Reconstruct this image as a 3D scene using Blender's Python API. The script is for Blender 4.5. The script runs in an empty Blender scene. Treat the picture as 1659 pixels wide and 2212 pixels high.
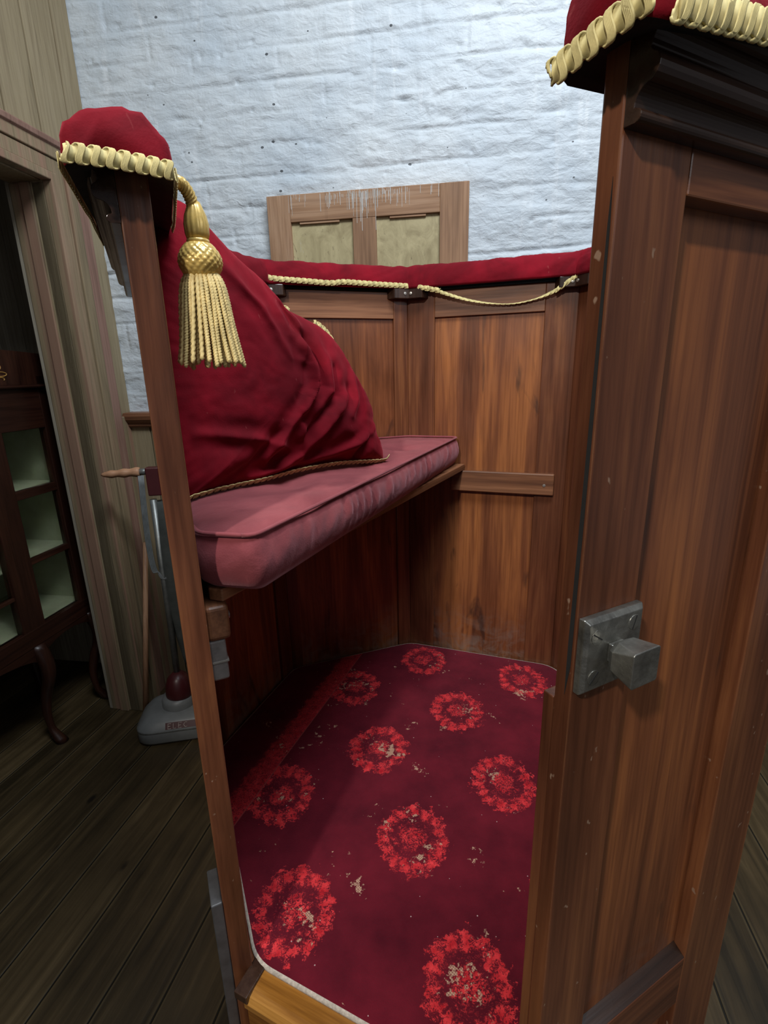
import bpy, bmesh, math, random
import numpy as np
from mathutils import Vector, Matrix
from math import sin, cos, pi, radians as R, sqrt, atan2
random.seed(7); RNG = np.random.default_rng(5)
S = bpy.context.scene
COL = S.collection

# ------------------------------------------------------------------ camera, world, lights, exposure
FPX = 1078.0
cam_d = bpy.data.cameras.new('camera'); cam = bpy.data.objects.new('camera', cam_d); COL.objects.link(cam)
cam_d.sensor_fit = 'VERTICAL'; cam_d.sensor_height = 24; cam_d.lens = 24 * FPX / 2212; cam_d.clip_start = .02
_dn = np.array([90., 3795., FPX]); _dn /= np.linalg.norm(_dn)
_f = np.array([0, 0, 1.]); _f = _f - _f.dot(_dn) * _dn; _f /= np.linalg.norm(_f)
_r = np.cross(_dn, _f)
w_ = lambda i: Vector((_r[i], _f[i], -_dn[i]))
mx, my, mz = w_(0), -w_(1), -w_(2)
cam.matrix_world = Matrix(((mx.x, my.x, mz.x, 0), (mx.y, my.y, mz.y, 0), (mx.z, my.z, mz.z, 1.35), (0, 0, 0, 1)))
S.camera = cam
S.view_settings.view_transform = 'Standard'; S.view_settings.look = 'None'
S.view_settings.gamma = 1; S.view_settings.use_curve_mapping = False
S.view_settings.exposure = 0.0
W = bpy.data.worlds.new('world'); S.world = W; W.use_nodes = True
W.node_tree.nodes['Background'].inputs[0].default_value = (.95, .95, 1, 1)
W.node_tree.nodes['Background'].inputs[1].default_value = .13

def aim(o, t):
    o.rotation_euler = (Vector(t) - o.location).to_track_quat('-Z', 'Y').to_euler()
def area(name, loc, target, sx, sy, power, col):
    l = bpy.data.lights.new(name, 'AREA'); l.shape = 'RECTANGLE'; l.size = sx; l.size_y = sy; l.energy = power; l.color = col
    o = bpy.data.objects.new(name, l); COL.objects.link(o); o.location = loc; aim(o, target); return o
def spot(name, loc, target, ang, blend, rad, power, col):
    l = bpy.data.lights.new(name, 'SPOT'); l.spot_size = R(ang); l.spot_blend = blend; l.shadow_soft_size = rad; l.energy = power; l.color = col
    o = bpy.data.objects.new(name, l); COL.objects.link(o); o.location = loc; aim(o, target); return o
spot('ceiling_spot', (-.88, -1.15, 2.75), (.10, 1.0, .9), 42, .6, .06, 165, (1, .93, .84))
area('ceiling_panel', (.35, .35, 3.3), (.1, 1.3, .6), 1.2, .6, 60, (.86, .93, 1))
area('window_daylight', (1.9, -1.2, 2.5), (-.2, 1.6, 1.5), 1.2, 1.0, 11, (.88, .94, 1))

# ------------------------------------------------------------------ node helpers
def newmat(name):
    m = bpy.data.materials.new(name); m.use_nodes = True
    nt = m.node_tree; b = nt.nodes['Principled BSDF']; return m, nt, b
def nd(nt, t, **kw):
    n = nt.nodes.new(t)
    for k, v in kw.items():
        if k.startswith('i_'): n.inputs[k[2:].replace('_', ' ')].default_value = v
        else: setattr(n, k, v)
    return n
def ramp(nt, fac, stops):
    r = nt.nodes.new('ShaderNodeValToRGB'); e = r.color_ramp.elements
    while len(e) < len(stops): e.new(.5)
    for el, (p, c) in zip(e, stops): el.position = p; el.color = (*c, 1) if len(c) == 3 else c
    nt.links.new(fac, r.inputs[0]); return r.outputs[0]
def mixc(nt, fac, a, b, mode='MIX'):
    m = nt.nodes.new('ShaderNodeMix'); m.data_type = 'RGBA'; m.blend_type = mode
    for s, v in ((m.inputs[0], fac), (m.inputs[6], a), (m.inputs[7], b)):
        if isinstance(v, bpy.types.NodeSocket): nt.links.new(v, s)
        else: s.default_value = v if not isinstance(v, tuple) else ((*v, 1) if len(v) == 3 else v)
    return m.outputs[2]
def mth(nt, op, a, b=None, c=None):
    m = nt.nodes.new('ShaderNodeMath'); m.operation = op
    for s, v in zip(m.inputs, (a, b, c)):
        if v is None: continue
        if isinstance(v, bpy.types.NodeSocket): nt.links.new(v, s)
        else: s.default_value = v
    return m.outputs[0]
def coords(nt, rot=0, scale=(1, 1, 1), loc=(0, 0, 0)):
    tc = nt.nodes.new('ShaderNodeTexCoord'); v = tc.outputs['Object']
    if rot:
        a = nt.nodes.new('ShaderNodeMapping'); a.vector_type = 'POINT'; a.inputs['Rotation'].default_value = (0, 0, rot)
        nt.links.new(v, a.inputs[0]); v = a.outputs[0]
    b = nt.nodes.new('ShaderNodeMapping'); b.inputs['Scale'].default_value = scale; b.inputs['Location'].default_value = loc
    nt.links.new(v, b.inputs[0]); return b.outputs[0]
def noise(nt, vec, scale=5, detail=4, rough=.55, dist=0):
    n = nt.nodes.new('ShaderNodeTexNoise'); n.inputs['Scale'].default_value = scale; n.inputs['Detail'].default_value = detail
    n.inputs['Roughness'].default_value = rough; n.inputs['Distortion'].default_value = dist
    nt.links.new(vec, n.inputs['Vector']); return n.outputs['Fac']
def bump(nt, b, h, strength=.3, dist=.002):
    n = nt.nodes.new('ShaderNodeBump'); n.inputs['Strength'].default_value = strength; n.inputs['Distance'].default_value = dist
    nt.links.new(h, n.inputs['Height']); nt.links.new(n.outputs[0], b.inputs['Normal'])

_wc = {}
def wood(tone, az=None, worn=False, seed=0):
    """grain runs vertically, or along compass direction az (degrees from +Y to +X)"""
    key = (tone, None if az is None else round(az), worn, seed)
    if key in _wc: return _wc[key]
    pal = {'walnut': ((.045, .014, .007), (.135, .046, .021), (.260, .100, .038), .27),
           'panel': ((.055, .017, .009), (.190, .064, .026), (.400, .145, .045), .28),
           'rail': ((.080, .030, .015), (.190, .078, .036), (.320, .145, .070), .40),
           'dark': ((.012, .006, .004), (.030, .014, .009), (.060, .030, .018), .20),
           'mahogany': ((.010, .003, .002), (.028, .009, .005), (.055, .018, .009), .30),
           'amber': ((.110, .038, .006), (.260, .105, .017), (.420, .200, .045), .16),
           'door': ((.200, .105, .055), (.350, .195, .105), (.460, .290, .180), .60),
           'olive': ((.220, .175, .100), (.290, .230, .135), (.340, .275, .170), .60),
           'pine': ((.100, .075, .045), (.250, .190, .110), (.330, .220, .140), .60),
           'grey': ((.170, .150, .115), (.300, .265, .200), (.390, .350, .270), .70),
           'pink': ((.160, .085, .060), (.270, .150, .110), (.330, .200, .150), .6),
           'handle': ((.35, .17, .09), (.5, .27, .15), (.6, .36, .22), .45)}[tone]
    m, nt, b = newmat('wood_' + tone)
    s = (11, 11, .8)
    if az is None: v = coords(nt, 0, s, (seed, seed * 2.3, seed)); v2 = coords(nt, 0, (150, 150, 5)); vb = coords(nt, 0, (5, 5, 1.6), (seed, 0, 0))
    else:
        rr = R(az); v = coords(nt, rr, (17, 1.0, 17), (seed, seed, 0)); v2 = coords(nt, rr, (150, 5, 150)); vb = coords(nt, rr, (5, 1.6, 5))
    n1 = noise(nt, v, 1, 5, .6, 1.9); n2 = noise(nt, v2, 1, 3, .6); n3 = noise(nt, vb, 1, 3, .5, .5)
    mixf = mth(nt, 'ADD', mth(nt, 'MULTIPLY', n1, .62), mth(nt, 'ADD', mth(nt, 'MULTIPLY', n3, .33), mth(nt, 'MULTIPLY', n2, .10)))
    c = ramp(nt, mixf, [(.33, pal[0]), (.52, pal[1]), (.70, pal[2])])
    fib = ramp(nt, n2, [(.36, (.66, .62, .6)), (.56, (1, 1, 1))])
    c = mixc(nt, .55, c, fib, 'MULTIPLY')
    if tone == 'panel':   # dark ink-like marks in the figured veneer
        k = noise(nt, coords(nt, 0, (9, 9, 2.2), (3.1, 1.7, 0)), 1, 4, .6, 1.6)
        c = mixc(nt, ramp(nt, k, [(.60, (0, 0, 0)), (.70, (.75, .75, .75))]), c, (.035, .018, .014))
        zz = nd(nt, 'ShaderNodeSeparateXYZ'); nt.links.new(coords(nt), zz.inputs[0])      # floor dust rubbed on the foot of the panels
        du = mth(nt, 'MULTIPLY', ramp(nt, zz.outputs[2], [(.46, (1, 1, 1)), (.62, (0, 0, 0))]), ramp(nt, noise(nt, coords(nt, 0, (16, 16, 22)), 1, 5, .65, 1), [(.42, (0, 0, 0)), (.7, (.75, .75, .75))]))
        c = mixc(nt, du, c, (.22, .17, .14))
    if tone == 'pine':
        pk_ = noise(nt, coords(nt, 0, (24, 24, .35), (1.3, 4, 0)), 1, 2, .5)
        c = mixc(nt, ramp(nt, pk_, [(.52, (0, 0, 0)), (.62, (.7, .7, .7))]), c, (.30, .16, .11))
    if tone == 'grey' or tone == 'pine' or tone == 'olive' or tone == 'door':
        k = noise(nt, coords(nt, 0, (60, 60, 3)), 1, 5, .7, .4)
        c = mixc(nt, ramp(nt, k, [(.62, (0, 0, 0)), (.75, (.6, .6, .6))]), c, tuple(x * .35 for x in pal[0]))
    if worn:
        bv = nt.nodes.new('ShaderNodeBevel'); bv.samples = 6; bv.inputs['Radius'].default_value = .0035
        geo = nt.nodes.new('ShaderNodeNewGeometry'); dp = nt.nodes.new('ShaderNodeVectorMath'); dp.operation = 'DOT_PRODUCT'
        nt.links.new(bv.outputs[0], dp.inputs[0]); nt.links.new(geo.outputs['Normal'], dp.inputs[1])
        e = mth(nt, 'SUBTRACT', 1.0, dp.outputs['Value'])
        wn = noise(nt, coords(nt, 0, (60, 60, 22)), 1, 4, .7)
        e = mth(nt, 'MULTIPLY', e, mth(nt, 'MULTIPLY', wn, 8.0))
        c = mixc(nt, ramp(nt, e, [(.42, (0, 0, 0)), (.75, (.8, .8, .8))]), c, (.36, .17, .08))
        if tone in ('walnut', 'panel'):
            p = noise(nt, coords(nt, 0, (90, 90, 60)), 1, 2, .5)
            c = mixc(nt, ramp(nt, p, [(.72, (0, 0, 0)), (.76, (.8, .8, .8))]), c, (.3, .2, .14))
    nt.links.new(c, b.inputs['Base Color'])
    rg = mth(nt, 'ADD', mth(nt, 'MULTIPLY', noise(nt, coords(nt, 0, (12, 12, 12)), 1, 3), .22), pal[3] - .05)
    nt.links.new(rg, b.inputs['Roughness'])
    b.inputs['Specular IOR Level'].default_value = .42
    bump(nt, b, mth(nt, 'ADD', n2, mth(nt, 'MULTIPLY', n1, 1.2)), .28, .0008)
    _wc[key] = m; return m

def velvet(name, lo, hi, sheen, fade=0.35, wr=1.0):
    m, nt, b = newmat(name)
    n = noise(nt, coords(nt, 0, (9, 9, 9)), 1, 4, .55, .8)
    c = ramp(nt, n, [(.35, lo), (.68, hi)])
    f = noise(nt, coords(nt, 0, (40, 40, 16)), 1, 3, .5, 2.0)      # rubbed pile and lint
    c = mixc(nt, ramp(nt, f, [(.70, (0, 0, 0)), (.78, (fade,) * 3)]), c, (.42, .12, .11))
    nt.links.new(c, b.inputs['Base Color']); b.inputs['Roughness'].default_value = .85
    b.inputs['Specular IOR Level'].default_value = .15
    b.inputs['Sheen Weight'].default_value = sheen[0]; b.inputs['Sheen Roughness'].default_value = sheen[1]
    b.inputs['Sheen Tint'].default_value = (*sheen[2], 1)
    h = mth(nt, 'ADD', mth(nt, 'MULTIPLY', noise(nt, coords(nt, 0, (14, 14, 14)), 1, 4, .5, .6), 1.0), mth(nt, 'MULTIPLY', noise(nt, coords(nt, 0, (420,) * 3), 1, 2), .12))
    bump(nt, b, h, .32 * wr, .006)
    return m
def plain(name, col, rough=.5, metal=0, spec=.5, var=.25, sc=30, bmp=.15):
    m, nt, b = newmat(name)
    n = noise(nt, coords(nt, 0, (sc,) * 3), 1, 5, .6)
    c = ramp(nt, n, [(.3, tuple(x * (1 - var) for x in col)), (.7, tuple(min(1, x * (1 + var)) for x in col))])
    nt.links.new(c, b.inputs['Base Color']); b.inputs['Roughness'].default_value = rough
    b.inputs['Metallic'].default_value = metal; b.inputs['Specular IOR Level'].default_value = spec
    if bmp: bump(nt, b, n, bmp, .003)
    return m

M_RED = velvet('crimson_velvet', (.105, .0012, .006), (.215, .003, .012), (.30, .35, (.9, .12, .16)))
M_PINK = velvet('faded_rose_velvet', (.165, .034, .040), (.265, .062, .068), (.40, .45, (.95, .5, .55)), .2, 1.4)
M_PIPE = velvet('faded_rose_piping', (.19, .045, .052), (.28, .07, .078), (.40, .45, (.95, .5, .55)), .1, .1)
M_GOLD = plain('gold_thread', (.66, .51, .22), .55, 0, .4, .22, 90, .1)
M_SILK = plain('gold_silk', (.66, .45, .13), .30, .25, .6, .2, 120, .05)
M_CREAM = plain('cream_gimp', (.56, .48, .22), .75, 0, .3, .25, 60, .1)
M_STEEL = plain('aged_steel', (.26, .26, .24), .34, .85, .5, .45, 45, .35)
M_SCREW = plain('zinc_screw', (.5, .48, .44), .35, .8, .5, .2)
M_IRON = plain('grey_bracket_metal', (.17, .155, .145), .45, .3, .5, .25, 60, .2)
M_BLACK = plain('flat_black', (.008, .008, .008), .9)
M_VACG = plain('grey_vacuum_body', (.21, .22, .22), .38, 0, .5, .12, 20, .03)
M_VACR = plain('maroon_vacuum_trim', (.07, .012, .014), .35, 0, .5, .1, 20, .02)
M_CHROME = plain('dull_chrome', (.22, .23, .22), .42, .7)
M_LETTER = plain('pale_lettering', (.55, .45, .42), .5)
M_LINING = plain('pale_green_lining', (.36, .38, .26), .8, 0, .2, .12, 12, .05)
M_INLAY = plain('satinwood_inlay', (.42, .23, .06), .4)
M_PAINTG = plain('grey_painted_board', (.055, .055, .058), .5, 0, .5, .3, 40, .1)
m, nt, b = newmat('cabinet_glass'); M_GLASS = m
b.inputs['Transmission Weight'].default_value = 1; b.inputs['Roughness'].default_value = .02; b.inputs['IOR'].default_value = 1.05
b.inputs['Base Color'].default_value = (.95, .97, .93, 1)

# ------------------------------------------------------------------ geometry helpers
def dv(a): return Vector((sin(R(a)), cos(R(a)), 0))
def nv(a): return Vector((cos(R(a)), -sin(R(a)), 0))     # right-hand normal
def V2(p): return Vector((p[0], p[1], 0))
def link(name, me, mat, parent=None, bev=0, smooth=False, seg=2):
    o = bpy.data.objects.new(name, me); COL.objects.link(o)
    for mm in (mat if isinstance(mat, (list, tuple)) else [mat]): me.materials.append(mm)
    if parent:
        o.parent = parent; o.matrix_parent_inverse = parent_mw(parent).inverted()
    if smooth:
        for p in me.polygons: p.use_smooth = True
    if bev:
        md = o.modifiers.new('bevel', 'BEVEL'); md.width = bev; md.segments = seg; md.limit_method = 'ANGLE'; md.angle_limit = R(40); md.harden_normals = False
    return o
def parent_mw(o):
    return Matrix.Translation(o.location) if o.parent is None else parent_mw(o.parent) @ o.matrix_parent_inverse
def empty(name, loc, label, cat, group=None):
    o = bpy.data.objects.new(name, None); COL.objects.link(o); o.location = loc; o.empty_display_size = .05
    return tag(o, label, cat, group)
def tag(o, label=None, cat=None, group=None, kind=None):
    if label: o['label'] = label
    if cat: o['category'] = cat
    if group: o['group'] = group
    if kind: o['kind'] = kind
    return o
class MB:
    def __init__(s): s.v = []; s.f = []
    def add(s, vs, fs):
        k = len(s.v); s.v += [tuple(x) for x in vs]; s.f += [tuple(i + k for i in f) for f in fs]; return s
    def prism(s, poly, z0, z1):
        n = len(poly); vs = [(p[0], p[1], z0) for p in poly] + [(p[0], p[1], z1) for p in poly]
        a = sum(poly[i][0] * poly[(i + 1) % n][1] - poly[(i + 1) % n][0] * poly[i][1] for i in range(n))
        fs = [tuple(range(n - 1, -1, -1)), tuple(range(n, 2 * n))] + [(i, (i + 1) % n, n + (i + 1) % n, n + i) for i in range(n)]
        if a < 0: fs = [tuple(reversed(f)) for f in fs]
        return s.add(vs, fs)
    def box(s, P, a, u0, u1, v0, v1, z0, z1):
        P = V2(P); d = dv(a); n = nv(a)
        return s.prism([P + d * u0 + n * v0, P + d * u1 + n * v0, P + d * u1 + n * v1, P + d * u0 + n * v1], z0, z1)
    def extr(s, prof, P, a, u0, u1):
        """profile (v,z) swept along direction a"""
        P = V2(P); d = dv(a); n = nv(a); k = len(prof)
        vs = [P + d * u0 + n * v + Vector((0, 0, z)) for v, z in prof] + [P + d * u1 + n * v + Vector((0, 0, z)) for v, z in prof]
        fs = [tuple(range(k)), tuple(range(2 * k - 1, k - 1, -1))] + [(i, k + i, k + (i + 1) % k, (i + 1) % k) for i in range(k)]
        return s.add(vs, fs)
    def loft(s, rings, close=True, cap=True):
        k = len(rings[0]); vs = [p for r in rings for p in r]; fs = []
        for j in range(len(rings) - 1):
            for i in range(k if close else k - 1):
                i2 = (i + 1) % k; fs.append((j * k + i, j * k + i2, (j + 1) * k + i2, (j + 1) * k + i))
        if cap: fs += [tuple(range(k - 1, -1, -1)), tuple(range((len(rings) - 1) * k, len(rings) * k))]
        return s.add(vs, fs)
    def tube(s, pts, r, n=8, fr=None):
        pts = [Vector(p) for p in pts]; N = len(pts); rings = []; up = Vector((0, 0, 1)); prev = None
        for i, p in enumerate(pts):
            t = (pts[min(i + 1, N - 1)] - pts[max(i - 1, 0)]).normalized()
            if prev is None:
                x = t.cross(up if abs(t.z) < .9 else Vector((1, 0, 0))).normalized()
            else: x = (prev - t * prev.dot(t)).normalized()
            prev = x; y = t.cross(x)
            rings.append([p + (x * cos(2 * pi * k / n) + y * sin(2 * pi * k / n)) * (r(i / (N - 1), 2 * pi * k / n) if callable(r) else r) for k in range(n)])
        return s.loft(rings)
    def lathe(s, prof, c, n=32, ax=(0, 0, 1), rf=None):
        c = Vector(c); q = Vector((0, 0, 1)).rotation_difference(Vector(ax))
        rings = [[c + q @ Vector((r * (rf(j, 2 * pi * k / n) if rf else 1) * cos(2 * pi * k / n), r * (rf(j, 2 * pi * k / n) if rf else 1) * sin(2 * pi * k / n), z)) for k in range(n)] for j, (r, z) in enumerate(prof)]
        return s.loft(rings)
    def mesh(s, name):
        me = bpy.data.meshes.new(name); me.from_pydata(s.v, [], s.f); me.validate(); me.update()
        bm = bmesh.new(); bm.from_mesh(me); bmesh.ops.recalc_face_normals(bm, faces=bm.faces); bm.to_mesh(me); bm.free(); return me
    def build(s, name, mat, parent=None, bev=0, smooth=False, seg=2):
        return link(name, s.mesh(name), mat, parent, bev, smooth, seg)
def snoise(x, y, seed=0, octs=3):
    """smooth value noise, numpy arrays"""
    out = 0; amp = 1; tot = 0
    for o in range(octs):
        rg = np.random.default_rng(seed * 17 + o); G = rg.random((64, 64)) * 2 - 1
        xi = np.floor(x).astype(int); yi = np.floor(y).astype(int); fx = x - xi; fy = y - yi
        fx = fx * fx * (3 - 2 * fx); fy = fy * fy * (3 - 2 * fy)
        g = lambda a, b: G[a % 64, b % 64]
        out = out + amp * ((g(xi, yi) * (1 - fx) + g(xi + 1, yi) * fx) * (1 - fy) + (g(xi, yi + 1) * (1 - fx) + g(xi + 1, yi + 1) * fx) * fy)
        tot += amp; amp *= .5; x = x * 2.03 + 7.1; y = y * 2.03 + 3.3
    return out / tot
def n1(x, seed=0):
    return float(snoise(np.array([x]), np.array([seed * 1.37]), seed, 2)[0])
def chaikin(p, it=2):
    for _ in range(it):
        q = [p[0]]
        for a, b in zip(p[:-1], p[1:]): q += [a * .75 + b * .25, a * .25 + b * .75]
        p = q + [p[-1]]
    return p
def resample(p, step):
    d = [0]
    for a, b in zip(p[:-1], p[1:]): d.append(d[-1] + (b - a).length)
    n = max(2, int(round(d[-1] / step))); out = []; j = 0
    for i in range(n + 1):
        t = d[-1] * i / n
        while j < len(p) - 2 and d[j + 1] < t: j += 1
        f = (t - d[j]) / max(1e-9, d[j + 1] - d[j]); out.append(p[j].lerp(p[j + 1], min(1, f)))
    return out, d[-1]
def round_poly(poly, rad, seg=6):
    """rounded convex polygon in plan, list of (x,y)"""
    out = []; n = len(poly)
    for i in range(n):
        p0 = Vector(poly[i - 1]); p = Vector(poly[i]); p1 = Vector(poly[(i + 1) % n])
        a = (p0 - p).normalized(); b = (p1 - p).normalized()
        r = min(rad, .45 * (p0 - p).length, .45 * (p1 - p).length)
        A = p + a * r; B = p + b * r
        for k in range(seg + 1):
            t = k / seg; out.append((A * (1 - t) ** 2 + p * 2 * t * (1 - t) + B * t * t))
    return out

# ------------------------------------------------------------------ the room
PW = (-1.04844, 1.74144); AW = 9.0           # left wall: a point and its direction
UC = .30                                      # the corner along it
CORN = V2(PW) + dv(AW) * UC
BZ = 1.19                                     # bottom of the bare brick (top of the dado)

# floor
m, nt, b = newmat('old_floorboards')
v = coords(nt, R(12), (1, 1, 1)); sp = nd(nt, 'ShaderNodeSeparateXYZ'); nt.links.new(v, sp.inputs[0])
q = mth(nt, 'DIVIDE', sp.outputs[0], .135); fr = mth(nt, 'FRACT', q); idx = mth(nt, 'FLOOR', q)
wn = nd(nt, 'ShaderNodeTexWhiteNoise', noise_dimensions='1D'); nt.links.new(idx, wn.inputs['W'])
gr = noise(nt, coords(nt, R(12), (34, 2.2, 34)), 1, 5, .62, .8); bl = noise(nt, coords(nt, 0, (5, 5, 5)), 1, 4)
tone = mth(nt, 'ADD', mth(nt, 'MULTIPLY', gr, .7), mth(nt, 'MULTIPLY', wn.outputs[0], .22))
c = ramp(nt, tone, [(.28, (.026, .018, .008)), (.52, (.078, .053, .024)), (.75, (.16, .112, .055))])
c = mixc(nt, .6, c, ramp(nt, bl, [(.3, (.35, .33, .3)), (.62, (1, 1, 1))]), 'MULTIPLY')
kn = nd(nt, 'ShaderNodeTexVoronoi'); kn.inputs['Scale'].default_value = 5; nt.links.new(coords(nt, R(12), (1.6, .8, 1)), kn.inputs[0])
c = mixc(nt, ramp(nt, kn.outputs['Distance'], [(.05, (.9, .9, .9)), (.10, (0, 0, 0))]), c, (.008, .006, .004))
edge = mth(nt, 'ABSOLUTE', mth(nt, 'SUBTRACT', fr, .5)); gap = ramp(nt, edge, [(.478, (0, 0, 0)), (.490, (1, 1, 1))])
lip = ramp(nt, edge, [(.43, (0, 0, 0)), (.475, (.22, .22, .22))])
c = mixc(nt, lip, c, (.24, .18, .09)); c = mixc(nt, gap, c, (.006, .005, .003))
nt.links.new(c, b.inputs['Base Color']); b.inputs['Roughness'].default_value = .42
h = mth(nt, 'SUBTRACT', mth(nt, 'MULTIPLY', gr, .5), mth(nt, 'MULTIPLY', gap, 1.5)); bump(nt, b, h, .5, .004)
M_FLOOR = m
tag(MB().prism([(-3.2, -1.5), (3.2, -1.5), (3.2, 3.2), (-3.2, 3.2)], -.06, 0).build('floor', M_FLOOR), 'dark worn wooden floorboards', 'floor', kind='structure')

# painted brick wall, real relief
def brick_wall():
    st = .0055; U = np.arange(-.02, 2.75, st); Z = np.arange(BZ - .02, 3.02, st)
    u, z = np.meshgrid(U, Z, indexing='ij')
    ch = .0905; bl = .300
    zz = z + .010 * snoise(u * 2.2, z * 3, 1, 2) + .0035 * snoise(u * 11, z * 8, 2, 2)
    row = np.floor(zz / ch); fz = zz / ch - row
    uu = u + .012 * snoise(u * 5, row * 3.7, 3, 2) + (row % 2) * bl * .5 + .05 * np.sin(row * 12.9)
    col = np.floor(uu / bl); fu = uu / bl - col
    dz = np.minimum(fz, 1 - fz) * ch; du = np.minimum(fu, 1 - fu) * bl
    sz = np.clip(.50 + 1.1 * snoise(u * 4.5, z * 7, 4, 3), .05, 1.0); su = np.clip(.05 + 1.1 * snoise(u * 6, z * 9, 5, 3), .0, .7)
    wz = .0035 + .004 * np.clip(snoise(u * 6, z * 8, 21, 2) + .4, 0, 1); gz = np.exp(-(dz / wz) ** 2) * sz; gu = np.exp(-(du / .0045) ** 2) * su
    hh = -.0060 * np.maximum(gz, gu)
    ridge = np.exp(-((dz - .009) / .006) ** 2) * (fz < .5)
    hh += .0018 * ridge * np.clip(snoise(u * 7, z * 9, 6, 2) + .4, 0, 1)
    rnd = np.sin(row * 78.233 + col * 12.98) * 43758.5453; rnd = rnd - np.floor(rnd)
    hh += .0030 * (rnd - .5) * (1 - np.maximum(gz, gu))
    hh += .0045 * snoise(u * 8, z * 16, 7, 3) + .0035 * snoise(u * 7, z * 30, 27, 3) + .0020 * snoise(u * 30, z * 60, 8, 2)
    for _ in range(300):
        a, bb = RNG.uniform(0, 2.6), RNG.uniform(BZ, 3)
        row0 = round(bb / ch) * ch + RNG.normal(0, .014)
        rr = RNG.uniform(.0035, .007); L = RNG.choice([1, 1, 1, 3.5]); hh -= .006 * np.exp(-((u - a) / (rr * L)) ** 2 - ((z - row0) / rr) ** 2)
    # broken old plug round a small ring at the right
    hh += .004 * np.exp(-(((np.hypot(u - 1.195, z - 2.14)) - .010) / .004) ** 2)
    hh += .003 * (np.exp(-((u - 1.17 - .02 * np.sin(z * 9)) / .05) ** 2)) * snoise(u * 20, z * 20, 9, 2)
    d = dv(AW + 90); n = dv(AW)
    x = CORN.x + d.x * u - n.x * hh; y = CORN.y + d.y * u - n.y * hh
    co = np.stack([x, y, z], -1).reshape(-1, 3).astype(np.float32); nu, nz = u.shape
    i = np.arange(nu * nz).reshape(nu, nz); q = np.stack([i[:-1, :-1], i[1:, :-1], i[1:, 1:], i[:-1, 1:]], -1).reshape(-1, 4)
    me = bpy.data.meshes.new('wall_back'); me.vertices.add(len(co)); me.vertices.foreach_set('co', co.ravel())
    me.loops.add(q.size); me.loops.foreach_set('vertex_index', q.ravel().astype(np.int32))
    me.polygons.add(len(q)); me.polygons.foreach_set('loop_start', np.arange(0, q.size, 4, dtype=np.int32))
    me.update(calc_edges=True); return me
m, nt, b = newmat('blue_white_limewash')
n = noise(nt, coords(nt, 0, (2.5, 2.5, 2.5)), 1, 5, .6); c = ramp(nt, n, [(.3, (.50, .565, .62)), (.7, (.65, .69, .71))])
vt = noise(nt, coords(nt, 0, (26, 26, 3)), 1, 4, .6, .5); c = mixc(nt, ramp(nt, vt, [(.58, (0, 0, 0)), (.75, (.5, .5, .5))]), c, (.80, .83, .85))
pk = nd(nt, 'ShaderNodeTexVoronoi'); pk.inputs['Scale'].default_value = 16; pk.inputs['Randomness'].default_value = 1; nt.links.new(coords(nt, 0, (1, 1, 1.4)), pk.inputs[0])
sel = nd(nt, 'ShaderNodeSeparateColor'); nt.links.new(pk.outputs['Color'], sel.inputs[0])
pit = mth(nt, 'MULTIPLY', mth(nt, 'LESS_THAN', pk.outputs['Distance'], mth(nt, 'MULTIPLY', sel.outputs[1], .10)), mth(nt, 'GREATER_THAN', sel.outputs[0], .45))
c = mixc(nt, pit, c, (.10, .11, .12))
nt.links.new(c, b.inputs['Base Color']); b.inputs['Roughness'].default_value = .55; b.inputs['Specular IOR Level'].default_value = .35
bump(nt, b, mth(nt, 'ADD', noise(nt, coords(nt, 0, (120,) * 3), 1, 4, .6), mth(nt, 'MULTIPLY', noise(nt, coords(nt, 0, (22, 22, 50)), 1, 3, .5, 1), 2.4)), .5, .003)
M_BRICK = m
tag(link('wall_back', brick_wall(), M_BRICK, smooth=True), 'rough brick wall painted bluish white', 'wall', kind='structure')
# lower part of that wall: tongue-and-groove dado with a moulded rail
mb = MB()
for i in range(30):
    mb.box(CORN, AW + 90, .002 + i * .09, .088 + i * .09, -.012, .030, 0, 1.165)
mb.box(CORN, AW + 90, 0, 2.72, -.03, -.011, 0, 1.165)
tag(mb.build('trim_1', wood('olive', None, seed=4), bev=.003), 'pale tongue-and-groove boards below the brick wall', 'wainscot', kind='structure')
pr = [(0, 1.155), (.040, 1.155), (.046, 1.162), (.044, 1.170), (.052, 1.176), (.060, 1.186), (.062, 1.200), (.056, 1.212), (0, 1.214)]
tag(MB().extr(pr, CORN, AW + 90, 0, 2.72).build('trim_2', wood('rail', AW + 90), bev=.002), 'brown moulded rail along the brick wall', 'trim', kind='structure')

# left wall: boards over the opening, casing beside it
mb = MB()
edges = [-2.6] + [round(.215 - .132 * k, 4) for k in range(20, -1, -1)] + [UC]
for a, bb in zip(edges[:-1], edges[1:]): mb.box(PW, AW, a + .003, bb - .003, -.02, 0, 2.03, 3.02)
mb.box(PW, AW, -2.6, UC, -.12, -.012, 1.945, 3.02); mb.box(PW, AW, .05, UC, -.12, -.004, 0, 1.95)
mb.box(PW, AW, -3.4, -1.25, -.12, 0, 0, 3.02)
tag(mb.build('wall_left', wood('olive', None), bev=.003), 'olive-tan boarded wall above the doorway', 'wall', kind='structure')
mb = MB()   # architrave: stepped strips, upright and across the head
for u0, u1, t in ((.050, .074, .030), (.076, .118, .020), (.120, .158, .026), (.160, .176, .014)):
    mb.box(PW, AW, u0, u1, -.004, t, 0, 1.945 + (u1 - .05))
    mb.box(PW, AW, -1.25 - (u1 - .05), u0, -.004, t, 1.945 + (u0 - .05), 1.945 + (u1 - .05))
mb.box(PW, AW, .225, .296, -.004, .010, 0, 1.2)
D1 = tag(mb.build('door_1', wood('pine', None, seed=2), bev=.003), 'stepped weathered casing of the doorway at the left', 'door', kind='structure')
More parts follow.
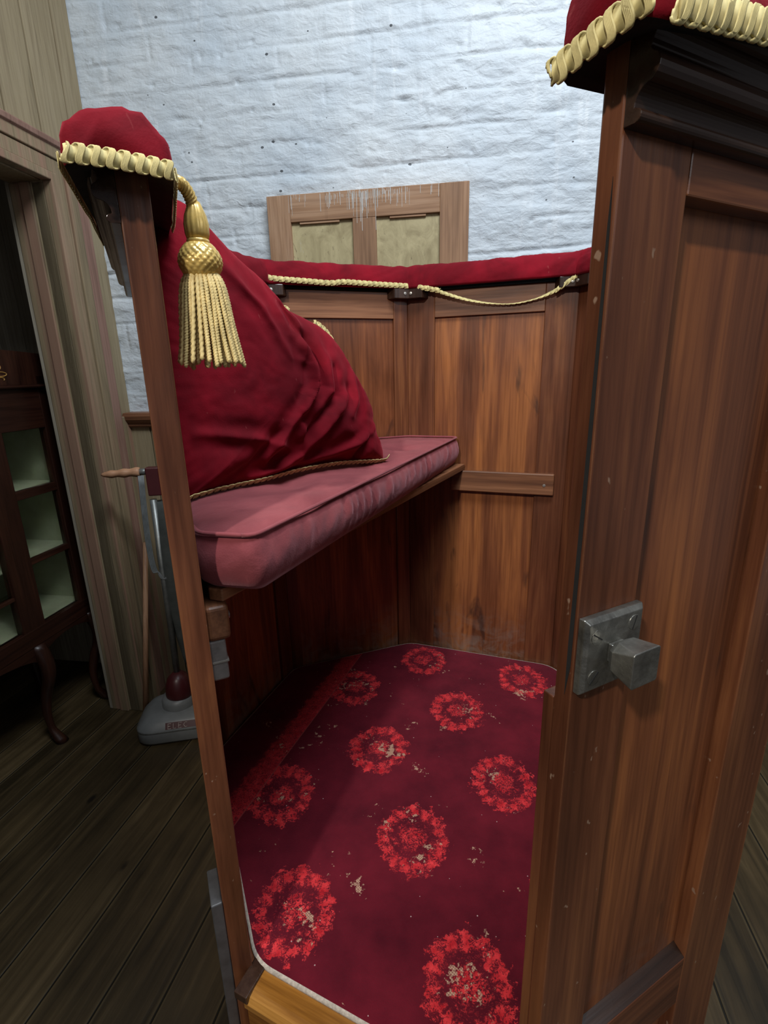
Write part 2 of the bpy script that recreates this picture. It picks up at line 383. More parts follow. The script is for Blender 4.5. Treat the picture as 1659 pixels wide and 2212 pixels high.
mb = MB(); mb.box(PW, AW, .178, .222, -.004, .012, 0, 2.03)
mb.extr([(0, 2.028), (.016, 2.03), (.020, 2.045), (.034, 2.052), (.036, 2.066), (.024, 2.074), (0, 2.076)], PW, AW, -2.6, .255)
tag(mb.build('trim_3', wood('pink', None), bev=.002), 'pinkish wooden strip running over and down beside the doorway', 'trim', kind='structure')
# reveal of the doorway and the recess behind it
mb = MB()
for k, (v0, v1, t) in enumerate(((-.045, -.004, 0), (-.085, -.047, .008), (-.125, -.087, .002))): mb.box(PW, AW, .05 - t, .09, v0, v1, 0, 1.945)
tag(mb.build('door_2', wood('pine', None, seed=3), bev=.003), 'grey worn jamb lining inside the doorway', 'door', kind='structure')
mb = MB()
for k in range(9): mb.box(PW, AW, .36, .40, -.126 - .115 * (k + 1), -.128 - .115 * k, 0, 2.5)
mb.box(PW, AW, .05, .40, -.14, -.12, 0, 2.5)
tag(mb.build('wall_recess_right', wood('grey', None, seed=5), bev=.003), 'pale grey boards on the side of the recess', 'wall', kind='structure')
tag(MB().box(PW, AW, -1.4, .40, -1.22, -1.18, 0, 2.5).build('wall_recess_back', wood('grey', None, seed=6)), 'dark back wall of the recess', 'wall', kind='structure')
tag(MB().box(PW, AW, -1.3, -1.25, -1.2, -.1, 0, 2.5).build('wall_recess_left', wood('grey', None, seed=6)), 'left side wall of the recess', 'wall', kind='structure')
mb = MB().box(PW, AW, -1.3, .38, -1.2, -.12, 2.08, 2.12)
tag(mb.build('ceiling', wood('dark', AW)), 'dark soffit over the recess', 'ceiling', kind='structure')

# ------------------------------------------------------------------ the pulpit
PF = .45; T = .03
T0 = .0185                                  # the doorway side at the right is thinner
Lp = V2((-.2257, .5666)); C_ = V2((.081, 1.5345)); Va = V2((.513, 1.377)); Vb = V2((.700, .960))
def off2(n1_, t1, n2_, t2):
    k = n1_.x * n2_.y - n1_.y * n2_.x; return Vector(((t1 * n2_.y - t2 * n1_.y) / k, (n1_.x * t2 - n2_.x * t1) / k, 0))
Rp = V2((.1590, .3740)) - nv(63) * T0; Vc = V2((.4980, .5470)) - off2(nv(63), T0, nv(28), T)
Vg = V2((-.435, 1.03)); Vh = V2((-.300, 1.395))
POLY = [Rp, Vc, Vb, Va, C_, Vh, Vg, Lp]       # counter-clockwise, inner faces
def seg_az(a, b): d = b - a; return math.degrees(atan2(d.x, d.y))
def outer(i, t=T):
    p = POLY[i]; t0 = t - .03 + T0
    if i == 0: n = nv(seg_az(POLY[0], POLY[1])); return p + n * t0
    if i == len(POLY) - 1: n = nv(seg_az(POLY[-2], POLY[-1])); return p + n * t
    n1_ = nv(seg_az(POLY[i - 1], p)); n2_ = nv(seg_az(p, POLY[i + 1]))
    if i == 1: return p + off2(n1_, t0, n2_, t)
    return p + (n1_ + n2_) * (t / (1 + n1_.dot(n2_)))
pulpit = empty('pulpit', (.1, 1.0, 0), 'octagonal panelled walnut pulpit with open doorway and red padded rim', 'pulpit')
ZT = 1.560
STW = {0: (.073, .075), 1: (.075, .075), 2: (.075, .0405), 3: (.0822, .080), 4: (.043, .033), 5: (.06, .06), 6: (.06, .055)}
for i in range(7):
    a, b_ = POLY[i], POLY[i + 1]; A = seg_az(a, b_); d = dv(A); n = nv(A); L = (b_ - a).length; w0, w1 = STW[i]; T = T0 if i == 0 else .03
    oa, ob = outer(i), outer(i + 1); zt = ZT if i not in (0, 6) else 1.545
    s0 = [a, a + d * w0, a + d * w0 + n * T, oa]; s1 = [b_ - d * w1, b_, ob, b_ - d * w1 + n * T]
    worn = i in (0, 6)
    for q, sd in ((s0, 1), (s1, 2)):
        MB().prism([(p.x, p.y) for p in q], .0 if i == 0 else .02, zt).build('stile', wood('walnut' if i in (0, 6) else 'rail' if i in (3, 2, 4) and False else 'walnut', None, worn, seed=i + sd), pulpit, bev=.0018)
    t_ = .0
    MB().box(a, A, w0, L - w1, t_, T, 1.490 if i != 0 else 1.466, zt).build('top_rail', wood('rail' if i in (2, 3, 4) else 'walnut', A), pulpit, bev=.0015)
    MB().box(a, A, w0, L - w1, .010 if i else 0, T, PF + .004, .545).build('bottom_rail', wood('walnut', A), pulpit, bev=.0015)
    MB().box(a, A, w0, L - w1, .010 if i else 0, T, .02, .10).build('base_rail', wood('walnut', A), pulpit, bev=.0015)
    MB().box(a, A, w0 - .004, L - w1 + .004, .008 if i else -.004, .013 if i else .0005, .06, 1.5).build('panel', wood('panel', None, seed=i * 3 + 1), pulpit)
    if i == 0:   # bevelled ledge on the outer face of the lower rail
        MB().extr([(.0005, .5451), (.0005, .556), (T - .0005, .5455)], a, A, w0, L - w1).build('ledge', wood('dark', A), pulpit, bev=.0005)
T = .03
# small tongue between doorway post and side wall, and a black strip painted in for its shaded slot
A63 = seg_az(Rp, Vc)
MB().box(Rp, A63, .0, .030, -.0125, -.0002, .455, 1.06).build('door_stop', wood('walnut', None, seed=9), pulpit, bev=.001)
sp_ = [(T0 - .0068, 1.07), (T0 - .0030, 1.10), (T0 - .0022, 1.30), (T0 - .0030, 1.44), (T0 - .0042, 1.47), (T0 - .0052, 1.44), (T0 - .0058, 1.30), (T0 - .0072, 1.12)]
MB().extr(sp_, Rp, A63, -.0004, .0005).build('split_shade', M_BLACK, pulpit)
# corner blocks under the rim
def corner_block(i, L=.05, dep=.026, z0=1.541, z1=1.568):
    p = POLY[i]; d0 = -dv(seg_az(POLY[i - 1], p)); d1 = dv(seg_az(p, POLY[i + 1])); na = -nv(seg_az(POLY[i - 1], p)); nb = -nv(seg_az(p, POLY[i + 1]))
    inner = p + (na + nb) * (dep / (1 + na.dot(nb)))
    q = [p, p + d0 * (L + .012), p + d0 * L + na * dep, inner, p + d1 * L + nb * dep, p + d1 * (L + .012)]
    o = MB().prism([(x.x, x.y) for x in q], z0, z1).build('corner_block', wood('dark', None, seed=i), pulpit, bev=.002)
    for dd, nn in ((d0, na), (d1, nb)):
        c = p + dd * .018 + nn * (dep + .0005) + Vector((0, 0, (z0 + z1) / 2))
        MB().lathe([(.0001, 0), (.0042, 0), (.0038, .0015), (.0001, .002)], c, 14, nn).build('screw', M_SCREW, o)
for i in (3, 4, 5): corner_block(i)
# floor deck, threshold, riser, and the step below
MB().prism([(p.x, p.y) for p in POLY], .405, .440).build('deck', wood('walnut', 115), pulpit)
dA = seg_az(Lp, Rp); dd = dv(dA); dn = nv(dA)                       # dn points out of the doorway
TL = (Rp - Lp).length
pr = [(-.02, .400), (-.02, .4435), (.022, .4415), (.032, .4385), (.038, .430), (.038, .420), (.032, .412), (.020, .408), (.020, .400)]
MB().extr(pr, Lp + dd * .012, dA, 0, TL - .02).build('threshold', wood('amber', dA), pulpit, bev=.001)
MB().box(Lp, dA, .0, TL, .004, .022, .02, .412).build('riser', wood('amber', dA, seed=2), pulpit, bev=.001)
MB().box(Lp, dA, -.004, .020, -.012, .0395, .432, .447).build('corner_plate', wood('dark', None), pulpit, bev=.0015)
MB().box(Lp, dA, -.02, TL + .02, .022, .26, .20, .225).build('step', wood('amber', dA, seed=3), pulpit, bev=.003)
MB().box(Lp, dA, -.0, TL, .20, .22, .0, .20).build('step_riser', wood('amber', dA, seed=4), pulpit, bev=.001)
A6 = seg_az(Vg, Lp); L6 = (Lp - Vg).length
MB().box(Vg, A6, L6 - .06, L6 + .002, T, T + .016, 0, .60).build('plinth_board', M_PAINTG, pulpit, bev=.002)
# crown moulding outside, under the rim
def arc(cv, cz, r, a0, a1, n=7): return [(cv + r * cos(R(a0 + (a1 - a0) * k / n)), cz + r * sin(R(a0 + (a1 - a0) * k / n))) for k in range(n + 1)]
pm = [(0, 1.4955), (.0085, 1.4955)] + arc(.0085, 1.4995, .0040, -90, 60) + [(.0070, 1.5040)] + arc(.0175, 1.5045, .0105, 178, 105) + arc(.0145, 1.5225, .0078, -82, 70) + [(.0160, 1.5310), (.0150, 1.5325)] + arc(.0250, 1.5330, .0095, 175, 110, 5) + arc(.0225, 1.5490, .0078, -80, 65) + [(.027, 1.566), (0, 1.566)]
def moulding(i):
    A = seg_az(POLY[i], POLY[i + 1]); oa, ob = outer(i), outer(i + 1); na_ = [outer(i, T + v) for v, z in pm]; nb_ = [outer(i + 1, T + v) for v, z in pm]
    dz = 0
    k = len(pm); vs = [Vector((p.x, p.y, z + dz)) for p, (v, z) in zip(na_, pm)] + [Vector((p.x, p.y, z + dz)) for p, (v, z) in zip(nb_, pm)]
    fs = [tuple(range(k)), tuple(range(2 * k - 1, k - 1, -1))] + [(j, k + j, k + (j + 1) % k, (j + 1) % k) for j in range(k)]
    MB().add(vs, fs).build('crown_moulding', wood('dark', A), pulpit, bev=.0006)
for i in range(7): moulding(i)

# bench: board, wall cleats, bracket
F1 = V2((-.218, .610)); F2 = V2((.243, 1.472))
bp = [F1, F2, C_ + V2((.165, -.062)), C_ + V2((-.004, -.004)), Vh + V2((.004, -.004)), Vg + V2((.004, 0)), Lp + V2((-.012, .05))]
bp[2] = C_ + dv(110) * .17 - nv(seg_az(C_, Va)) * -.003
bp[2] = C_ + (Va - C_).normalized() * .175
MB().prism([(p.x, p.y) for p in bp], 1.057, 1.075).build('bench_board', wood('rail', seg_az(F1, F2)), pulpit, bev=.004, seg=3)
AV = seg_az(C_, Va)
o = MB().box(C_, AV, .135, .431, .0, .014, .995, 1.057).build('bench_cleat', wood('rail', AV, seed=3), pulpit, bev=.003)
MB().lathe([(.0001, 0), (.0045, 0), (.004, .0012), (.0001, .0016)], C_ + dv(AV) * .405 + nv(AV) * .0138 + Vector((0, 0, 1.024)), 14, nv(AV)).build('screw', M_SCREW, o)
A6i = seg_az(Vg, Lp); n6 = -nv(A6i)
o = MB().box(Vg, A6i, .03, L6 - .028, -.03, 0, 1.005, 1.056).build('bench_cleat', wood('rail', A6i, seed=5), pulpit, bev=.006, seg=3)
MB().lathe([(.0001, 0), (.006, 0), (.005, .002), (.0001, .003)], Vg + dv(A6i) * (L6 - .045) + n6 * .030 + Vector((0, 0, 1.034)), 14, n6).build('screw', M_SCREW, o)
br = MB().box(Vg, A6i, L6 - .075, L6 - .030, -.022, 0, .945, 1.006).build('bench_bracket', M_IRON, pulpit, bev=.003)
MB().box(Vg, A6i, L6 - .0755, L6 - .0295, -.0235, -.002, .972, .9745).build('bracket_seam', M_SCREW, br)

# padded rim: velvet roll swept round the top of the wall
mid = [outer(i, T * .5) for i in range(8)]
d0 = (mid[0] - mid[1]).normalized(); d1 = (mid[-1] - mid[-2]).normalized()
path3 = [Vector((p.x, p.y, 0)) for p in mid]
path3[0] = path3[0] + d0 * .012; path3[-1] = path3[-1] + d1 * .020
P, PL = resample(chaikin(path3[:1] + sum([[a.lerp(b, .06), a.lerp(b, .94)] for a, b in zip(path3[:-1], path3[1:])], []) + path3[-1:], 2), .006)
N = len(P)
def rim_z(s):            # s 0 at right post, PL at left post
    e = 1.567
    if s < .35: return 1.533 + (e - 1.533) * (s / .35)
    if s > PL - .42: return 1.534 + (e - 1.534) * ((PL - s) / .42)
    return e
prof = []
for k in range(29):
    th_ = -.22 + (pi + .44) * k / 28; c_, s_ = -cos(th_), sin(th_)
    prof.append((.0495 * (abs(c_) ** .86) * (1 if c_ > 0 else -1), .0105 + .0515 * (max(0, s_) ** .95 if s_ > 0 else s_ * 1.0)))
NT = len(prof)
prof += [(.036, .004), (.018, .008), (0, .009), (-.018, .008), (-.036, .004)]
NP = len(prof)
def rim_ring(p, t, s, sc=1.0, zc=.03):
    n = Vector((t.y, -t.x, 0)); zb = rim_z(s); r = []
    fat = 1.0 + .04 * n1(s * 6, 3)
    back = 1 if (s < .35 or s > PL - .40) else .78
    for k, (v, z) in enumerate(prof):
        w = 1 + .045 * n1(s * 40 + z * 120, 5 + (v > 0)) + .03 * n1(s * 110 + v * 150, 9)
        if k in (0, NT - 1) or k >= NT: w = 1
        e0 = max(0, 1 - s / .30); e1 = max(0, 1 - (PL - s) / .25)
        if 0 < k < NT - 1:
            ww = max(e0, e1) ** .5 * sin(v * 210 + z * 120 + (s if s < 1 else PL - s) * 150 + 2.5 * n1(s * 30 + v * 20, 31)) * .0008
            z += ww * 1.2; w += ww * 8
        v2 = v * ((1 + .13 * e1) if v > 0 else back * (1 - .52 * e0) * (1 - .22 * e1))
        z = z * (1 - .16 * e1)
        r.append(p + n * (v2 * sc * fat * w) + Vector((0, 0, zb + (zc + (z - zc) * sc) * (w if z > .02 else 1))))
    return r
rings = []
for i in range(N):
    s = PL * i / (N - 1); t = (P[min(i + 1, N - 1)] - P[max(i - 1, 0)]).normalized()
    if i == 0:
        for k, sc in ((1.0, .78), (.62, .93)): rings.append(rim_ring(P[0] - t * .010 * k, t, 0, sc, .022))
    rings.append(rim_ring(P[i], t, s))
    if i == N - 1:
        for k, sc in ((.62, .93), (1.0, .78)): rings.append(rim_ring(P[i] + t * .010 * k, t, s, sc, .022))
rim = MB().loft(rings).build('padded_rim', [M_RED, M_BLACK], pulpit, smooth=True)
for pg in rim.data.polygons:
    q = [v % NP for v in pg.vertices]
    if len(q) == 4 and all(x >= NT - 1 or x == 0 for x in q): pg.material_index = 1  # faces under the rim are coloured flat black

def gimp(path, wdir, ndir, w, pitch, th, strands=6, rad=.052, nseg=18, tn=5, slant=.26):
    """scalloped braid: flattened strands winding across the tape"""
    pts, L = resample(path, pitch / nseg); mbx = MB(); NN = len(pts)
    T_ = [(pts[min(i + 1, NN - 1)] - pts[max(i - 1, 0)]).normalized() for i in range(NN)]
    for k in range(strands):
        q = []
        for i, p in enumerate(pts):
            s = L * i / (NN - 1); ph = 2 * pi * s / pitch + k * .46
            wd = wdir(i / (NN - 1)) if callable(wdir) else wdir; ndv = ndir(i / (NN - 1), T_[i], wd)
            q.append(p + wd * (w / 2 * cos(ph)) + ndv * (th * (.6 + .5 * sin(ph))) + T_[i] * (pitch * slant * cos(ph) + pitch * .12 * sin(2 * ph)))
        mbx.tube(q, w * rad, tn)
    tape = []
    for i, p in enumerate(pts):
        wd = wdir(i / (NN - 1)) if callable(wdir) else wdir; ndv = ndir(i / (NN - 1), T_[i], wd); sw = .40 + .06 * sin(2 * pi * L * i / (NN - 1) / pitch)
        tape.append([p + wd * (w * sw) + ndv * th * .1, p + wd * (w * sw) + ndv * th * .6, p - wd * (w * sw) + ndv * th * .6, p - wd * (w * sw) + ndv * th * .1])
    mbx.loft(tape)
    return mbx
def rim_edge(s0, s1, side, dz=.004, off=.0530, step=.006):
    """points along the lower edge of the rim; side -1 inside, +1 outside"""
    out = []; k = max(2, int(abs(s1 - s0) / step))
    for j in range(k + 1):
        s = s0 + (s1 - s0) * j / k; f = s / PL * (N - 1); i = min(N - 2, max(0, int(f))); p = P[i].lerp(P[i + 1], f - i)
        t = (P[min(i + 3, N - 1)] - P[max(i - 2, 0)]).normalized(); n = Vector((t.y, -t.x, 0))
        back = 1 if (s < .35 or s > PL - .40 or side > 0) else .80
        e0 = max(0, 1 - s / .30); e1 = max(0, 1 - (PL - s) / .25)
        back *= (1 + .13 * e1) if side > 0 else (1 - .52 * e0) * (1 - .22 * e1)
        out.append(p + n * (side * off * back) + Vector((0, 0, rim_z(s) + dz + .002 * n1(s * 14, 4))))
    return out
Zv = Vector((0, 0, 1))
def nd_out(c):
    def f(t, T_, wd): n = T_.cross(wd).normalized(); return n
    return f
nrm = lambda t, T_, wd: T_.cross(wd).normalized()
# left end: outside edge -> across the end -> round to the inside
tL = (P[-1] - P[-2]).normalized(); nL = Vector((tL.y, -tL.x, 0)); eL = P[-1] + tL * .0125 + Vector((0, 0, rim_z(PL) + .006))
tR = (P[0] - P[1]).normalized(); nR = Vector((-tR.y, tR.x, 0)); eR = P[0] + tR * .0125 + Vector((0, 0, rim_z(0) + .006))
g1 = gimp(rim_edge(PL - .46, PL - .004, 1), Zv, lambda t, T_, w: -T_.cross(w), .0140, .0120, .0022)
g1.build('braid', M_CREAM, pulpit, smooth=True)
g2 = gimp([eL + nL * .052, eL + nL * .02, eL - nL * .015 - Zv * .002, eL - nL * .037 - Zv * .004], Zv, lambda t, T_, w: T_.cross(w) * (1 if T_.cross(w).dot(tL) > 0 else -1), .0160, .0120, .0034)
g2.build('braid', M_CREAM, pulpit, smooth=True)
nin = lambda t, T_, w: T_.cross(w)
g3 = gimp(list(reversed(rim_edge(PL - .30, PL - .004, -1))), Zv, lambda t, T_, w: -T_.cross(w), .0140, .0120, .0022)
g3.build('braid', M_CREAM, pulpit, smooth=True)
# right end
g4 = gimp([eR + nR * .047 + Zv * .003, eR + nR * .01, eR - nR * .012 - Zv * .002, eR - nR * .024 - Zv * .003], Zv, lambda t, T_, w: T_.cross(w) * (1 if T_.cross(w).dot(tR) > 0 else -1), .0175, .0120, .0034)
g4.build('braid', M_CREAM, pulpit, smooth=True)
g5 = gimp(rim_edge(.002, 1.0, 1, .006, .0545), Zv, lambda t, T_, w: -T_.cross(w), .0180, .0118, .0034)
g5.build('braid', M_CREAM, pulpit, smooth=True)
# back: fixed from the left as far as the middle corner, then fallen loose in a curve
def on_back(u, z, off=.020):   # along the back right side
    p = C_ + (Va - C_).normalized() * u + nv(AV) * off
    return Vector((p.x, p.y, z))
AL = seg_az(Vh, C_); dl = dv(AL); nl = nv(AL); LL = (C_ - Vh).length
def on_left(w, z, off=.029):
    p = C_ - dl * w + nl * off; return Vector((p.x, p.y, z))
fixed = [on_left(.435, 1.592), on_left(.39, 1.5795), on_left(.30, 1.577), on_left(.225, 1.573), on_left(.20, 1.579), on_left(.12, 1.5755), on_left(.0, 1.574, .027), on_back(.03, 1.5715, .027), on_back(.10, 1.556, .025)]
loose = [on_back(.065, 1.567, .027), on_back(.11, 1.550, .022), on_back(.17, 1.530, .014), on_back(.23, 1.518, .008), on_back(.29, 1.512, .006), on_back(.34, 1.518, .006), on_back(.385, 1.530, .01), on_back(.43, 1.549, .026)]
gimp(chaikin(fixed, 3), Zv, lambda t, T_, w: -T_.cross(w), .0130, .0150, .0022).build('braid', M_CREAM, pulpit, smooth=True)
def tw(t): a = -1.35 * min(1, t * 1.8) * (1 if t < .8 else (1 - t) * 5); return Vector((0, 0, 1)) * cos(a) + nl * sin(a)
gimp(chaikin(loose, 3), tw, lambda t, T_, w: -T_.cross(w).normalized(), .0105, .0140, .0018).build('loose_braid', M_CREAM, pulpit, smooth=True)
gimp(chaikin([on_back(.405, 1.538, .024), on_back(.435, 1.556, .028), on_back(.458, 1.572, .03), on_back(.475, 1.585, .032)], 2), Zv, lambda t, T_, w: -T_.cross(w), .0125, .0140, .0022).build('braid', M_CREAM, pulpit, smooth=True)

# latch on the right post: square plate with cut corner screws and a faceted knob
pl_ = MB(); O = Rp + nv(A63) * T0
def pt(u, v, z): p = O + dv(A63) * u + nv(A63) * v; return Vector((p.x, p.y, z))
def loft_rect(mbx, secs):
    mbx.loft([[pt(u0, v, z0), pt(u1, v, z0), pt(u1, v, z1), pt(u0, v, z1)] for (v, u0, u1, z0, z1) in secs]); return mbx
plate = loft_rect(MB(), [(0, .0015, .0735, 1.0765, 1.1475), (.006, .0015, .0735, 1.0765, 1.1475), (.0095, .0045, .0700, 1.080, 1.1440)]).build('latch_plate', M_STEEL, pulpit, bev=.0008)
for u, z in ((.0145, 1.131), (.060, 1.133), (.0145, 1.092)):
    sc_ = MB().lathe([(.0001, -.001), (.0072, -.001), (.0070, .0005), (.0001, .0007)], pt(u, .0095, z), 20, nv(A63)).build('plate_screw', M_STEEL, plate)
    a = .6 if u < .05 and z > 1.1 else 1.9 if z > 1.1 else -.8
    q = [(k, j) for k, j in ((-1, -1), (1, -1), (1, 1), (-1, 1))]
    w = [pt(u + cos(a) * k * .0066 + sin(a) * j * .0006, vv, z - sin(a) * k * .0066 + cos(a) * j * .0006) for vv in (.0098, .0104) for k, j in q]
    MB().add(w, [(3, 2, 1, 0), (4, 5, 6, 7)] + [(e, (e + 1) % 4, 4 + (e + 1) % 4, 4 + e) for e in range(4)]).build('screw_slot', M_BLACK, sc_)
knob = MB()
loft_rect(knob, [(.0095, .029, .046, 1.104, 1.121), (.014, .029, .046, 1.104, 1.121)])
sec = []
for v, h in ((.014, .012), (.020, .0165), (.040, .0165)): sec.append([pt(.0375 + cx * h, v, 1.1115 + cz * h * .95) for cx, cz in ((-.55, -1), (.55, -1), (1, -.55), (1, .55), (.55, 1), (-.55, 1), (-1, .55), (-1, -.55))] if v < .03 else [pt(.0375 + cx * h, v, 1.1115 + cz * h) for cx, cz in ((-.9, -1), (.9, -1), (1, -.9), (1, .9), (.9, 1), (-.9, 1), (-1, .9), (-1, -.9))])
knob.loft(sec)
knob.build('latch_knob', M_STEEL, pulpit, bev=.0008)

# ------------------------------------------------------------------ carpet inside
m, nt, b = newmat('crimson_carpet')
tc = coords(nt, 0); sp = nd(nt, 'ShaderNodeSeparateXYZ'); nt.links.new(tc, sp.inputs[0])
wob = noise(nt, tc, 55, 4, .7); wob2 = noise(nt, coords(nt, 0, (1, 1, 1), (5, 5, 5)), 55, 4, .7)
e1 = Vector((.069, -.2505)); e2 = Vector((.214, .1340)); det = e1.x * e2.y - e1.y * e2.x; o0 = Vector((.041, .781))
X = mth(nt, 'SUBTRACT', sp.outputs[0], o0.x); Y = mth(nt, 'SUBTRACT', sp.outputs[1], o0.y)
a_ = mth(nt, 'DIVIDE', mth(nt, 'SUBTRACT', mth(nt, 'MULTIPLY', X, e2.y), mth(nt, 'MULTIPLY', Y, e2.x)), det)
b_ = mth(nt, 'DIVIDE', mth(nt, 'SUBTRACT', mth(nt, 'MULTIPLY', Y, e1.x), mth(nt, 'MULTIPLY', X, e1.y)), det)
fa = mth(nt, 'SUBTRACT', a_, mth(nt, 'ROUND', a_)); fb = mth(nt, 'SUBTRACT', b_, mth(nt, 'ROUND', b_))
lx = mth(nt, 'ADD', mth(nt, 'MULTIPLY', fa, e1.x), mth(nt, 'MULTIPLY', fb, e2.x)); ly = mth(nt, 'ADD', mth(nt, 'MULTIPLY', fa, e1.y), mth(nt, 'MULTIPLY', fb, e2.y))
r = mth(nt, 'SQRT', mth(nt, 'ADD', mth(nt, 'MULTIPLY', lx, lx), mth(nt, 'MULTIPLY', mth(nt, 'MULTIPLY', ly, ly), .78)))
rw = mth(nt, 'ADD', r, mth(nt, 'MULTIPLY', mth(nt, 'SUBTRACT', wob, .5), .075))
leaf = noise(nt, tc, 130, 4, .65, 2.6)
ang = mth(nt, 'ARCTAN2', ly, lx)
pet = mth(nt, 'SINE', mth(nt, 'ADD', mth(nt, 'MULTIPLY', ang, 15), mth(nt, 'MULTIPLY', wob2, 9)))
ringm = ramp(nt, rw, [(.0, (0, 0, 0)), (.042, (0, 0, 0)), (.046, (1, 1, 1)), (.067, (1, 1, 1)), (.070, (0, 0, 0))])
ringm2 = mth(nt, 'MULTIPLY', ringm, ramp(nt, mth(nt, 'ADD', mth(nt, 'MULTIPLY', pet, .07), leaf), [(.43, (.06, .06, .06)), (.50, (1, 1, 1))]))
inner = mth(nt, 'MULTIPLY', ramp(nt, rw, [(.0, (1, 1, 1)), (.020, (1, 1, 1)), (.027, (0, 0, 0))]), ramp(nt, leaf, [(.45, (0, 0, 0)), (.52, (1, 1, 1))]))
fill = mth(nt, 'MULTIPLY', ramp(nt, rw, [(.052, (.35, .35, .35)), (.06, (0, 0, 0))]), ramp(nt, leaf, [(.56, (0, 0, 0)), (.62, (1, 1, 1))]))
mask = mth(nt, 'MAXIMUM', ringm2, mth(nt, 'MAXIMUM', inner, fill))
# seam: the strip left of it is another piece, carrying a cut border of leaves
s0 = Vector((-.318, .843)); s1 = Vector((-.144, 1.303)); sd = (s1 - s0).normalized(); sn = Vector((-sd.y, sd.x))
sx = mth(nt, 'SUBTRACT', sp.outputs[0], s0.x); sy = mth(nt, 'SUBTRACT', sp.outputs[1], s0.y)
sv = mth(nt, 'ADD', mth(nt, 'MULTIPLY', sx, sn.x), mth(nt, 'MULTIPLY', sy, sn.y))
left = mth(nt, 'GREATER_THAN', sv, 0)
svw = mth(nt, 'ADD', sv, mth(nt, 'MULTIPLY', mth(nt, 'SUBTRACT', wob, .5), .05))
band = mth(nt, 'MULTIPLY', ramp(nt, svw, [(.046, (1, 1, 1)), (.056, (0, 0, 0))]), ramp(nt, leaf, [(.42, (.15, .15, .15)), (.53, (.9, .9, .9))]))
mask = mth(nt, 'ADD', mth(nt, 'MULTIPLY', mask, mth(nt, 'SUBTRACT', 1.0, left)), mth(nt, 'MULTIPLY', band, left))
base = ramp(nt, noise(nt, tc, 9, 5, .6), [(.3, (.060, .0025, .008)), (.7, (.135, .007, .016))])
red = ramp(nt, noise(nt, tc, 60, 3), [(.3, (.38, .008, .014)), (.7, (.72, .045, .050))])
c = mixc(nt, mask, base, red)
# worn to the weft
wear = noise(nt, tc, 14, 5, .75); wg = nd(nt, 'ShaderNodeTexChecker'); wg.inputs['Scale'].default_value = 420; nt.links.new(tc, wg.inputs[0])
wm = mth(nt, 'ADD', wear, mth(nt, 'MULTIPLY', noise(nt, tc, 150, 2), .22)); near = ramp(nt, r, [(.03, (.05, .05, .05)), (.085, (0, 0, 0))])
wm = mth(nt, 'ADD', wm, near)
weft = mixc(nt, wg.outputs['Fac'], (.55, .38, .24), (.34, .16, .12))
c = mixc(nt, ramp(nt, wm, [(.765, (0, 0, 0)), (.795, (.85, .85, .85))]), c, weft)
lint = nd(nt, 'ShaderNodeTexVoronoi'); lint.inputs['Scale'].default_value = 60; nt.links.new(tc, lint.inputs[0]); lc = nd(nt, 'ShaderNodeSeparateColor'); nt.links.new(lint.outputs['Color'], lc.inputs[0])
lm = mth(nt, 'MULTIPLY', mth(nt, 'LESS_THAN', lint.outputs['Distance'], .07), mth(nt, 'GREATER_THAN', lc.outputs[1], .80))
c = mixc(nt, lm, c, (.42, .30, .28))
c = mixc(nt, mth(nt, 'LESS_THAN', mth(nt, 'ABSOLUTE', sv), .0012), c, (.30, .05, .05))
nt.links.new(c, b.inputs['Base Color']); b.inputs['Roughness'].default_value = .95; b.inputs['Specular IOR Level'].default_value = .1
b.inputs['Sheen Weight'].default_value = .12; b.inputs['Sheen Roughness'].default_value = .6; b.inputs['Sheen Tint'].default_value = (.9, .3, .4, 1)
h = mth(nt, 'ADD', noise(nt, tc, 520, 2, .6), mth(nt, 'ADD', mth(nt, 'MULTIPLY', mask, .8), mth(nt, 'MULTIPLY', noise(nt, tc, 16, 4), 1.5))); bump(nt, b, h, .55, .003)
M_CARPET = m
M_EDGE = plain('frayed_carpet_edge', (.42, .36, .30), .9, 0, .2, .3, 200, .2)
inn = []
for i, p in enumerate(POLY):
    if i in (0, 7): inn.append(p + (V2((.1, 1.0)) - p).normalized() * .004)
    else: inn.append(p + (V2((.1, 1.0)) - p).normalized() * .004)
cp = round_poly([(p.x, p.y) for p in inn], .030)
cm = MB(); zt = lambda x, y: .449 + .0016 * float(snoise(np.array([x * 9]), np.array([y * 9]), 2, 2)[0])
cx, cy = .09, .95; rings = []
K = 26
for k in range(1, K + 1):
    f = k / K if k < K - 1 else (.990 if k == K - 1 else 1); rings.append([Vector((cx + (p[0] - cx) * f, cy + (p[1] - cy) * f, zt(cx + (p[0] - cx) * f, cy + (p[1] - cy) * f) - (.002 if k == K else 0))) for p in cp])
rings.append([Vector((p[0], p[1], .4402)) for p in cp])
cm.loft(rings, cap=True)
carpet = cm.build('carpet', [M_CARPET, M_EDGE], smooth=True)
for pg in carpet.data.polygons:
    if len(pg.vertices) == 4 and (abs(pg.normal.z) < .75 or min(pg.vertices) >= (K - 2) * len(cp)): pg.material_index = 1
tag(carpet, 'crimson carpet with red leafy wreaths fitted inside the pulpit', 'carpet')

